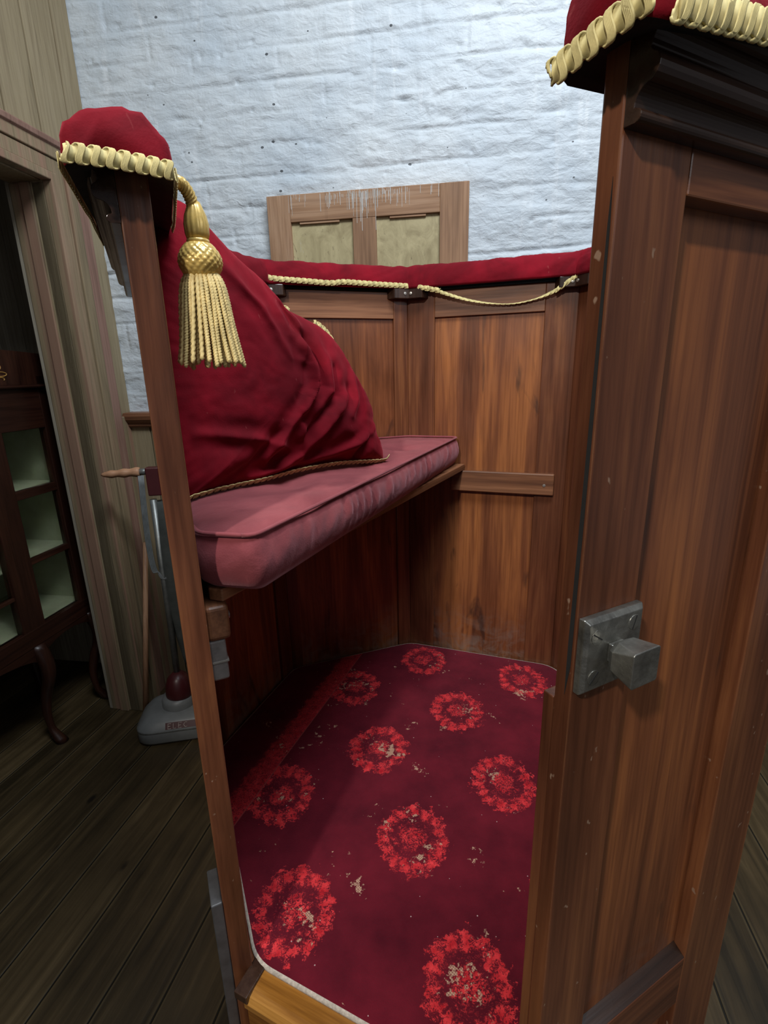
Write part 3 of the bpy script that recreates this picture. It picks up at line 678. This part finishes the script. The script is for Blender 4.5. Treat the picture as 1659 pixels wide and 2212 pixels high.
# ------------------------------------------------------------------ soft things on the bench
def star_cushion(outline, z_bot, thick, dome, rad_n=34, side_n=9, bulge=.010, seed=1, dimples=(), pleat=.0025):
    o2 = round_poly(outline, .013, 8); pts = [Vector((p[0], p[1], 0)) for p in o2]; pts, L = resample(pts + [pts[0]], .0065); pts = pts[:-1]
    c = sum(pts, Vector()) / len(pts); M_ = len(pts)
    nr = []
    for i in range(M_):
        t = (pts[(i + 2) % M_] - pts[i - 2]).normalized(); nn = Vector((t.y, -t.x, 0)); nr.append(nn if nn.dot(pts[i] - c) > 0 else -nn)
    H = z_bot + thick; rings = []
    def ht(x, y, r):
        z = H + dome * (1 - r ** 2.2) - .004 * max(0, (r - .90) / .1) ** 2
        z += .0075 * float(snoise(np.array([x * 10]), np.array([y * 10]), seed, 4)[0]) * (1 - r ** 6)
        for dx, dy, dr, dd in dimples: q = math.hypot(x - dx, y - dy); z -= dd * math.exp(-(q / dr) ** 2)
        return z
    for k in range(1, rad_n + 1):
        r = k / rad_n; rings.append([Vector(((c + (p - c) * r).x, (c + (p - c) * r).y, ht((c + (p - c) * r).x, (c + (p - c) * r).y, r))) for p in pts])
    for k in range(1, side_n + 1):
        f = k / (side_n + 1); ring = []
        for i, p in enumerate(pts):
            s = L * i / M_; w = bulge * sin(pi * min(1, f * 1.02)) ** .8
            plt = pleat * (sin(s * 160 + 9 * n1(s * 9, 3) + f * 2.5) * (.4 + n1(s * 12, 8)) + 1.2 * n1(s * 55 + f * 3, 6) + .35 * n1(s * 30 + f * 9, 16))
            q = p + nr[i] * (w + plt * sin(pi * f)); q.z = H - .003 - (thick - .006) * f; ring.append(q)
        rings.append(ring)
    for r in (.98, .9, .6, .2): rings.append([Vector(((c + (p - c) * r).x, (c + (p - c) * r).y, z_bot)) for p in pts])
    return MB().loft(rings), pts, nr, H
cpoly = [(-.166, .596), (.216, 1.474), (.200, 1.482), (.079, 1.524), (-.292, 1.388), (-.424, 1.032), (-.262, .655), (-.236, .612)]
mbx, pts, nr, H = star_cushion(cpoly, 1.0755, .080, .010, seed=4, dimples=((-.17, .88, .05, .012), (.04, 1.26, .045, .012), (-.2, 1.15, .05, .01), (-.02, 1.02, .10, .004), (-.12, .73, .04, .004)), bulge=.012, pleat=.0034)
seat = mbx.build('seat_cushion', M_PINK, smooth=True)
tag(seat, 'faded rose-pink velvet seat cushion on the wooden bench', 'cushion')
pp = [p + nr[i] * .0035 + Vector((0, 0, H - .0005)) for i, p in enumerate(pts)]; pp.append(pp[0])
MB().tube(pp, .0030, 8).build('piping', M_PIPE, seat, smooth=True)

# big red cushion leaning at the left
OUT = [(-0.0127, -0.003), (-0.0006, 0.0), (0.0568, 0.0051), (0.1281, 0.006), (0.1981, 0.0119), (0.2747, 0.0131), (0.3461, 0.0076), (0.4107, 0.0005), (0.4359, 0.0011), (0.4326, 0.0339), (0.4171, 0.0753), (0.4184, 0.1094), (0.4066, 0.1438), (0.3863, 0.1776), (0.362, 0.2192), (0.343, 0.2486), (0.318, 0.2715), (0.2873, 0.2856), (0.2576, 0.2966), (0.2291, 0.3063), (0.2153, 0.3275), (0.19, 0.3538), (0.1606, 0.3739), (0.1363, 0.3941), (0.1155, 0.4138), (0.0923, 0.4362), (0.0731, 0.4528), (0.052, 0.4554), (0.0291, 0.4447), (0.0139, 0.365), (-0.0049, 0.2302), (-0.0164, 0.0756)]
CR = [([(0.2186, 0.3093), (0.2316, 0.2717), (0.2545, 0.2396), (0.2644, 0.1993), (0.2656, 0.1686), (0.2455, 0.1506)], -.9), ([(0.2462, 0.2395), (0.2507, 0.2129), (0.2374, 0.1595), (0.2131, 0.1305), (0.1785, 0.1031), (0.1341, 0.0453)], 1.1), ([(0.3632, 0.1905), (0.3476, 0.14), (0.3257, 0.1085)], .7),
      ([(0.3182, 0.1488), (0.2641, 0.0956), (0.2086, 0.0457), (0.1533, 0.026), (0.1, 0.0177)], 1.0), ([(0.4116, 0.0787), (0.3405, 0.0515), (0.2633, 0.0387), (0.1852, 0.0282), (0.1064, 0.0134)], .7), ([(0.3845, 0.0735), (0.3533, 0.0387), (0.3338, 0.0107)], -.6), ([(0.2092, 0.3428), (0.2208, 0.322), (0.2338, 0.2847), (0.2382, 0.259), (0.2286, 0.2131)], .8),
      ([(0.284, 0.1081), (0.2423, 0.0696), (0.2127, 0.0452)], -.8), ([(0.2059, 0.1007), (0.2017, 0.0534)], .8), ([(.30, .20), (.29, .15), (.25, .115), (.20, .07)], -.7), ([(.02, .10), (.10, .09), (.18, .06)], .5), ([(.10, .36), (.16, .30), (.20, .22)], .5), ([(.05, .02), (.12, .06), (.2, .12)], -.5)]
pA = Vector((-.316, .792, 1.157)); pd = dv(46.7); pn = dv(136.7); pu = Vector((0, 0, 1)) - pn * .13
def chord(pts, it=2):
    q = [Vector((*p, 0)) for p in pts]; q = q + [q[0]]
    for _ in range(it):
        r = []
        for a, b_ in zip(q[:-1], q[1:]): r += [a * .75 + b_ * .25, a * .25 + b_ * .75]
        q = r + [r[0]]
    return q
o2, L = resample(chord(OUT, 1), .0042); o2 = o2[:-1]; cc = Vector((.20, .165, 0)); MM = len(o2)
KR = 64; ox = np.array([p.x for p in o2]); oy = np.array([p.y for p in o2])
fr_ = np.arange(1, KR + 1)[:, None] / KR; fr_ = 1 - (1 - fr_) ** 1.25
GX = cc.x + (ox - cc.x) * fr_; GY = cc.y + (oy - cc.y) * fr_; rr = np.repeat(fr_, MM, 1)
def segd(x, y, pl):
    best = np.full(x.shape, 1e9); par = np.zeros(x.shape)
    for k, (a, c) in enumerate(zip(pl[:-1], pl[1:])):
        ax, ay = a; bx, by = c; t = np.clip(((x - ax) * (bx - ax) + (y - ay) * (by - ay)) / ((bx - ax) ** 2 + (by - ay) ** 2), 0, 1)
        d = np.hypot(x - ax - t * (bx - ax), y - ay - t * (by - ay)); m_ = d < best; best[m_] = d[m_]; par[m_] = (k + t[m_]) / (len(pl) - 1)
    return best, par
hf = .052 * (1 - rr ** 2.4) ** .62 + .001
wx = GX + .004 * snoise(GX * 22, GY * 22, 11, 2); wy = GY + .004 * snoise(GX * 22, GY * 22, 12, 2)
for pl, am in CR:
    d, par = segd(wx, wy, pl); ta = np.sin(np.pi * np.clip(.12 + .76 * par, 0, 1)) ** .7
    edge = np.clip((1 - rr) * 9, 0, 1)
    hf += am * .0105 * np.exp(-(d / .0068) ** 2) * ta * edge - am * .0085 * np.exp(-((d - .018) / .012) ** 2) * ta * edge
hf += (.0040 * snoise(GX * 9, GY * 9, 13, 3) + .0014 * snoise(GX * 50, GY * 50, 14, 2)) * np.clip((1 - rr) * 6, 0, 1)
rimw = .0025 * snoise(np.cumsum(np.ones(MM)) * .35, np.zeros(MM), 15, 2)
hb = -.045 * (1 - rr ** 2.4) ** .62
# the left edge of the back is pressed flat against the pulpit side
hb *= np.clip((GX + .03) / .12, .25, 1)
def pw(x, y, h): return pA + pd * float(x) + pu * float(y) + pn * float(h)
mbp = MB(); fr_r = [[pw(GX[k, i], GY[k, i], hf[k, i] + rimw[i] * rr[k, i] ** 8) for i in range(MM)] for k in range(KR)]
bk_r = [[pw(GX[k, i], GY[k, i], hb[k, i]) for i in range(MM)] for k in range(KR - 2, -1, -3)]
mbp.loft(fr_r + bk_r)
red_c = mbp.build('velvet_cushion', M_RED, smooth=True)
tag(red_c, 'large creased crimson velvet cushion edged in gold braid leaning at the left of the bench', 'cushion')
def pbraid(idx, name='gold_edging'):
    path = [pw(o2[i % MM].x, o2[i % MM].y, .017 + rimw[i % MM]) + Vector((0, 0, .006)) for i in idx]
    return gimp(path, (pn * .75 + Vector((0, 0, .65))).normalized(), lambda t, T_, w: T_.cross(w), .0125, .0125, .0018, 5, .07, 14, 5)
j1 = min(range(MM), key=lambda i: (o2[i] - Vector((.434, .002, 0))).length)
j2 = min(range(MM), key=lambda i: (o2[i] - Vector((.2291, .3063, 0))).length)
j3 = min(range(MM), key=lambda i: (o2[i] - Vector((.335, .262, 0))).length)
j0 = min(range(MM), key=lambda i: (o2[i] - Vector((-.0127, -.003, 0))).length)
pbraid(range(j0, j0 + (j1 - j0) % MM + 1)).build('gold_edging', M_CREAM, red_c, smooth=True)
gimp([pw(x, y, -.010) for x, y in ((.2187, .3120), (.2335, .3085), (.25, .303))], pu.normalized(), lambda t, T_, w: T_.cross(w), .0125, .0125, .0018, 5, .07, 14, 5).build('gold_edging', M_CREAM, red_c, smooth=True)
gimp([pw(x, y, -.012) for x, y in ((.305, .2855), (.3205, .2780), (.334, .2685), (.3465, .2520))], pu.normalized(), lambda t, T_, w: T_.cross(w), .0125, .0125, .0018, 5, .07, 14, 5).build('gold_edging', M_CREAM, red_c, smooth=True)

# ------------------------------------------------------------------ gold tassel hanging from the rim
tx, ty = -.2020, .625
tas = empty('tassel', (tx, ty, 1.36), 'large gold cord tassel hanging beside the left door post', 'tassel')
def rope(mbx, path, r, pitch, lobes=3, n=12, per=6, depth=.28, tip=True):
    pts, L = resample([Vector(p) for p in path], pitch / per / max(1, lobes) * 2)
    return mbx.tube(pts, lambda t, a: r * (1 - depth + depth * abs(cos((a - 2 * pi * L * t / pitch) * lobes / 2))) * (min(1, .35 + 6 * min(t, 1 - t) * L / (r * 6)) if tip else 1), n)
rope(MB(), chaikin([Vector((-.215, .600, 1.5430)), Vector((-.212, .606, 1.5480)), Vector((-.207, .613, 1.5460)), Vector((-.2035, .622, 1.536)), Vector((-.2030, .624, 1.524))], 2), .0072, .016, 4, 16, 8, .35).build('cord', M_SILK, tas, smooth=True)
MB().lathe([(.0062, 1.533), (.0085, 1.527), (.0112, 1.520), (.0128, 1.511), (.0125, 1.502), (.0108, 1.4955)], (tx, ty, 0), 64, rf=lambda j, a: 1 + .07 * abs(sin(a * 7))).build('neck', M_SILK, tas, smooth=True)
MB().lathe([(.0105, 1.4965), (.0122, 1.4955), (.0126, 1.4935), (.0122, 1.4915), (.0105, 1.4905)], (tx, ty, 0), 40).build('binding', M_SILK, tas, smooth=True)
hd = []
for k in range(41): t = k / 40; hd.append((.0105 + .0125 * sin(pi * min(1, t * .82 + .06)) ** .8, 1.4915 - .0345 * t))
MB().lathe(hd, (tx, ty, 0), 96, rf=lambda j, a: 1 + .075 * (abs(sin(a * 9 + j * .36)) * abs(sin(a * 9 - j * .36))) ** .5).build('head', M_SILK, tas, smooth=True)
ncord = 48
for k in range(ncord):
    a = 2 * pi * k / 32 + RNG.normal(0, .03); inner_ = k >= 32
    if inner_: a = 2 * pi * (k - 32) / 16 + .1
    r0, r1, r2 = (.0165, .0235, .0385) if not inner_ else (.010, .015, .027)
    r1 *= RNG.uniform(.96, 1.04); r2 *= RNG.uniform(.92, 1.05); zb = 1.362 + RNG.normal(0, .0022) - (.003 if inner_ else 0)
    dx, dy = cos(a), sin(a) * .8; da = RNG.normal(0, .03); ex, ey = cos(a + da), sin(a + da) * .8
    path = chaikin([Vector((tx + dx * r0, ty + dy * r0, 1.461)), Vector((tx + dx * r1, ty + dy * r1, 1.450)), Vector((tx + dx * (r1 + .004), ty + dy * (r1 + .004), 1.425)), Vector((tx + ex * r2 * .86, ty + ey * r2 * .86, 1.385)), Vector((tx + ex * r2, ty + ey * r2, zb))], 2)
    rope(MB(), path, .0030, .0062 if RNG.random() < .75 else .012, 2, 8, 5, .48).build('fringe_cord', M_GOLD, tas, smooth=True)

# ------------------------------------------------------------------ old door leaf standing against the brick wall
Kd = .9717; OD = V2((-.9987 * Kd, 2.0554 * Kd)); AD = 99.0
leaf_o = empty('panelled_door', tuple(OD + dv(AD) * .95) [:2] + (0,), 'old brown door leaf with two upper panels standing against the white brick wall', 'door')
zc = lambda z: 1.35 + (z - 1.35) * Kd
U0, U1 = .625 * Kd, 1.318 * Kd; ZTp = zc(1.936)
m0, m1 = .7073 * Kd, .9259 * Kd; m2, m3 = 1.0074 * Kd, 1.2225 * Kd; zp = zc(1.851)
wd_ = wood('door', None, seed=1)
# along AD, the right-hand normal points to the camera side? nv(99) = towards -Y
MB().box(OD, AD, U0, m0, -.03, 0, 0, ZTp).build('stile', wd_, leaf_o, bev=.002)
MB().box(OD, AD, m3, U1, -.03, 0, 0, ZTp).build('stile', wd_, leaf_o, bev=.002)
MB().box(OD, AD, m0, m3, -.03, 0, zp, ZTp).build('rail', wood('door', AD), leaf_o, bev=.002)
MB().box(OD, AD, m0, m3, -.03, 0, .95, 1.10).build('rail', wood('door', AD), leaf_o, bev=.002)
MB().box(OD, AD, m0, m3, -.03, 0, 0, .22).build('rail', wood('door', AD), leaf_o, bev=.002)
MB().box(OD, AD, m1, m2, -.03, 0, .22, zp).build('mullion', wd_, leaf_o, bev=.002)
m, nt, b = newmat('aged_olive_panel')
n = noise(nt, coords(nt, 0, (14, 14, 8)), 1, 6, .7, 1.2); c = ramp(nt, n, [(.3, (.30, .24, .12)), (.6, (.50, .42, .23))])
c = mixc(nt, ramp(nt, noise(nt, coords(nt, 0, (30, 30, 16)), 1, 5, .75, 2.5), [(.62, (0, 0, 0)), (.68, (.7, .7, .7))]), c, (.09, .06, .03))
c = mixc(nt, ramp(nt, noise(nt, coords(nt, 0, (9, 9, 7), (2.2, 0, .6)), 1, 5, .7, 2), [(.66, (0, 0, 0)), (.70, (.6, .6, .6))]), c, (.52, .48, .36))
nt.links.new(c, b.inputs['Base Color']); b.inputs['Roughness'].default_value = .6; bump(nt, b, n, .2, .002)
M_OP = m
for a, c_ in ((m0, m1), (m2, m3)):
    MB().box(OD, AD, a, c_, -.022, -.010, 1.10, zp).build('panel', M_OP, leaf_o)
    MB().box(OD, AD, a, c_, -.022, -.010, .22, .95).build('panel', M_OP, leaf_o)
    MB().box(OD, AD, a + .045 * (a > .9) + .03 * (a < .9), c_ - .045, -.012, -.003, zp - .007, zp + .002).build('bead', wood('door', AD, seed=3), leaf_o, bev=.001)
# paint runs over the top rail
m, nt, b = newmat('white_paint_runs')
nt.links.new(ramp(nt, noise(nt, coords(nt, 0, (40,) * 3), 1, 3), [(.3, (.5, .5, .47)), (.7, (.62, .62, .6))]), b.inputs['Base Color']); b.inputs['Roughness'].default_value = .6
dr = MB()
for k in range(130):
    u = RNG.uniform(.70, 1.22) * Kd if k > 75 else RNG.normal(.965, .06) * Kd
    ln = abs(RNG.normal(0, .022)) + .008; w = RNG.uniform(.0004, .0015); ln = min(ln, .068) if not m1 < u < m2 else ln * 1.7; z1 = ZTp - RNG.uniform(0, .012)
    dr.box(OD, AD, u, u + w, -.0005, .0006, z1 - ln, z1)
dr.build('paint_runs', m, leaf_o)

# ------------------------------------------------------------------ display cabinet in the recess
AF = 9.0; F = V2((-1.26584, 1.61137)); cab = empty('display_cabinet', (F.x, F.y, 0), 'dark mahogany glazed display cabinet on curved legs standing in the doorway recess', 'cabinet')
mah = wood('mahogany', None); mahh = wood('mahogany', AF); DEP = -.36
FB = lambda u0, u1, v0, v1, z0, z1, nm, mt=mah, bev=.002: MB().box(F, AF, u0, u1, v0, v1, z0, z1).build(nm, mt, cab, bev=bev)
UL = -.78; URt = .300
FB(.238, URt, -.03, 0, .42, 1.36, 'stile'); FB(-.036, .056, -.03, 0, .42, 1.18, 'stile'); FB(UL, UL + .06, -.03, 0, .42, 1.36, 'stile'); FB(-.33, -.27, -.03, 0, .42, 1.18, 'stile')
FB(UL + .06, .238, -.03, 0, 1.178, 1.318, 'frieze_rail', mahh); FB(UL, URt, -.03, .002, .42, .484, 'bottom_rail', mahh)
FB(URt - .02, URt, DEP, -.03, .42, 1.36, 'side_panel'); FB(UL, UL + .02, DEP, -.03, .42, 1.36, 'side_panel')
MB().extr([(-.34, 1.318), (.016, 1.318), (.020, 1.324), (.012, 1.330), (-.34, 1.330)], F, AF, UL - .01, URt + .008).build('cornice', mahh, cab, bev=.001)
tp = [(UL, 1.33)] + [(UL + (URt - UL) * t, 1.433 + .012 * sin(pi * min(1, max(0, (1 - t) * 2.2)))) for t in [k / 24 for k in range(25)]] + [(URt, 1.33)]
V = [V2(F) + dv(AF) * u + nv(AF) * v + Vector((0, 0, z)) for v in (-.018, 0) for u, z in tp]; k = len(tp)
gal = MB().add(V, [tuple(range(k)), tuple(range(2 * k - 1, k - 1, -1))] + [(i, (i + 1) % k, k + (i + 1) % k, k + i) for i in range(k)]).build('gallery', mah, cab, bev=.001)
inl = MB(); O2 = V2(F) + nv(AF) * .0012
def ip(u, z): q = O2 + dv(AF) * u; return Vector((q.x, q.y, z))
inl.tube([ip(.100 + .022 * cos(a), 1.366 + .007 * sin(a)) for a in np.linspace(-2.6, 2.6, 24)], .0016, 6)
inl.tube([ip(.094 + .010 * cos(a), 1.389 + .009 * sin(a)) for a in np.linspace(-2.6, 2.9, 24)], .0016, 6)
inl.tube([ip(.092 + .018 * cos(a), 1.350 + .006 * sin(a)) for a in np.linspace(-.6, 2.3, 16)], .0016, 6)
inl.build('inlay', M_INLAY, gal, smooth=True)
FB(UL + .02, URt - .02, DEP - .01, DEP, .44, 1.33, 'back_lining', M_LINING, 0)
for z0, z1 in ((.945, .975), (.709, .729)):
    FB(UL + .02, URt - .02, DEP, -.032, z0 + .003, z1 - .003, 'shelf', M_LINING, .001)
    FB(.056, .238, -.026, -.004, z0, z1, 'glazing_bar', mahh, .001)
for z in (.872, .620): FB(-.27, -.036, -.026, -.004, z - .006, z + .006, 'glazing_bar', mahh, .001)
FB(UL + .02, URt - .02, DEP, -.03, .445, .483, 'cabinet_floor', M_LINING, .001)
FB(URt - .024, URt - .0205, DEP, -.032, .483, 1.2, 'side_lining', M_LINING, 0)
for a, c_ in ((.056, .238), (-.27, -.036), (UL + .06, -.33)): FB(a, c_, -.018, -.015, .484, 1.178, 'glass_pane', M_GLASS, 0)
# shaped apron and cabriole legs
def apron(u0, u1):
    n_ = 20; top = [(u0, .42), (u1, .42)]; low = [(u1 - (u1 - u0) * t, .35 + .055 * sin(pi * t) ** .6) for t in [k / n_ for k in range(n_ + 1)]]
    pl2 = top[::-1][::-1] + low; k = len(pl2); V = [V2(F) + dv(AF) * u + nv(AF) * v + Vector((0, 0, z)) for v in (-.022, .0) for u, z in pl2]
    MB().add(V, [tuple(range(k)), tuple(range(2 * k - 1, k - 1, -1))] + [(i, (i + 1) % k, k + (i + 1) % k, k + i) for i in range(k)]).build('apron', mahh, cab, bev=.001)
apron(.0, .29); apron(-.5, .0); apron(UL, -.5)
def leg(u, v, du, dv_):
    rings = []
    for t in [k / 26 for k in range(27)]:
        z = .42 * (1 - t); off = .030 * sin(pi * min(1, t * 2.1)) * (t < .48) - .020 * sin(pi * max(0, (t - .48) / .52)) + (.018 * max(0, (t - .88) / .12))
        w = .030 - .018 * min(1, t * 1.15) + (.010 * max(0, (t - .86) / .14)); c = V2(F) + dv(AF) * (u + du * off) + nv(AF) * (v + dv_ * off)
        rings.append([c + Vector((cos(a) * w, sin(a) * w, max(z, .0))) for a in [2 * pi * q / 14 for q in range(14)]])
    MB().loft(rings).build('leg', mah, cab, smooth=True)
leg(.012, -.018, 0, 1); leg(.275, -.022, .6, .8); leg(.275, DEP + .03, .6, -.6); leg(UL + .03, -.02, -.6, .8); leg(-.5, -.02, 0, 1); leg(UL + .03, DEP + .03, -.6, -.6)

# ------------------------------------------------------------------ upright vacuum cleaner and a leaning stick by the corner
VB = V2((-.885, 1.655)); AVc = 80.0
vac = empty('vacuum_cleaner', (VB.x, VB.y, 0), 'old grey and maroon upright vacuum cleaner behind the pulpit post', 'vacuum cleaner')
def vp(u, v, z): q = VB + dv(AVc) * u + nv(AVc) * v; return Vector((q.x, q.y, z))      # u to the right, v to the camera
rings = []
base2 = round_poly([(-.085, .075), (.26, .075), (.26, -.15), (-.085, -.15)], .07, 8)
for z, s, dz in ((.008, .97, 0), (.014, 1, 0), (.055, 1, 0), (.062, .985, 0), (.068, .95, 0), (.085, .86, 0), (.098, .72, 0), (.104, .5, 0)):
    rings.append([vp(.0875 + (p[0] - .0875) * s, -.0375 + (p[1] + .0375) * s, z) for p in base2])
MB().loft(rings).build('floor_head', M_VACG, vac, smooth=True)
rings = [[vp(.0875 + (p[0] - .0875) * s, -.0375 + (p[1] + .0375) * s, z) for p in base2] for z, s in ((.054, 1.008), (.060, 1.008))]
MB().loft(rings).build('bumper', M_CHROME, vac, bev=.001, smooth=False)
lb = MB().add([vp(.03, .073, .066), vp(.20, .073, .066), vp(.20, .060, .086), vp(.03, .060, .086), vp(.03, .063, .062), vp(.20, .063, .062), vp(.20, .050, .082), vp(.03, .050, .082)], [(0, 1, 2, 3), (7, 6, 5, 4), (0, 4, 5, 1), (3, 2, 6, 7), (0, 3, 7, 4), (1, 5, 6, 2)]).build('badge', M_VACR, vac)
# raised letters on the badge (as far as they can be read)
def tube_letter(segs, u):
    for s in segs:
        lt.tube([vp(u + a * .012, .0735 - bz * .0105, .069 + bz * .0145) for a, bz in s], .0012, 5)
lt = MB()
Cc = [[(1, .9), (.5, 1), (0, .6), (0, .4), (.5, 0), (1, .1)]]; Ll = [[(0, 1), (0, 0), (.8, 0)]]; Ee = [[(.9, 1), (0, 1), (0, 0), (.9, 0)], [(0, .5), (.7, .5)]]
for k, g in enumerate((Ee, Ll, Ee, Cc)): tube_letter(g, .040 + k * .019)
lt.build('lettering', M_LETTER, lb)
MB().lathe([(.060, .088), (.064, .10), (.064, .125), (.058, .14), (.03, .148), (.001, .15)], vp(.065, -.04, 0), 36).build('motor_cover', M_VACG, vac, smooth=True)
MB().lathe([(.050, .135), (.053, .15), (.050, .185), (.040, .215), (.020, .235), (.001, .24)], vp(.072, -.04, 0), 36).build('motor_housing', M_VACR, vac, smooth=True)
MB().tube([vp(.070, -.045, .22), vp(.080, -.045, .93)], .0125, 14).build('handle_pole', M_CHROME, vac, smooth=True)
# soft grey bag hanging on the pole
rings = []
for t in [k / 18 for k in range(19)]:
    z = .92 - .66 * t; w = .012 + .034 * sin(pi * min(1, .15 + t * .8)); rings.append([vp(.100 + .02 * t + w * cos(a), -.058 + w * .55 * sin(a) * 1.2, z) + Vector((.002 * sin(a * 5 + t * 9), 0, 0)) for a in [2 * pi * q / 24 for q in range(24)]])
MB().loft(rings).build('dust_bag', plain('dark_bag_cloth', (.05, .055, .05), .85), vac, smooth=True)
MB().box(VB, AVc, .070, .115, -.065, -.030, .945, 1.045).build('switch_housing', M_VACR, vac, bev=.004)
MB().tube([vp(.085, -.048, 1.030), vp(.040, -.046, 1.030)], .0115, 14).build('ferrule', M_CHROME, vac, smooth=True)
gp = [vp(.050 - .125 * t, -.046, 1.0305 - .004 * t) for t in [k / 20 for k in range(21)]]
MB().tube(gp, lambda t, a: .0155 - .006 * t ** 2 + (.0016 * sin(t * 19) if sin(a) < -.1 or True else 0) - .007 * max(0, (t - .93) / .07), 14).build('grip', wood('handle', AVc), vac, smooth=True)
cd = MB()
for k in range(4):
    cd.tube([vp(.062 - .004 * k + .010 * sin(pi * t) * -1, -.034 + .003 * k, 1.02 - .36 * sin(pi * t / 2 * 1.0)) if t < 1 else vp(.062, -.034, .66) for t in [q / 16 for q in range(17)]] +
            [vp(.062 + .03 * (1 - cos(pi * t)) / 2 + .002 * k, -.034, .66 - .03 * sin(pi * t)) for t in [q / 8 for q in range(1, 9)]], .0028, 6)
cd.build('cord', plain('grey_flex', (.16, .17, .17), .5), vac, smooth=True)
stick = MB(); sB = vp(-.098, -.120, 0); sT = vp(-.020, -.215, .72)
stick.tube([sB, sB.lerp(sT, .5), sT], lambda t, a: .011 - .002 * t, 10)
tag(stick.build('wooden_stick', wood('handle', None, seed=2), smooth=True), 'thin brown wooden stick leaning in the corner behind the vacuum cleaner', 'stick')
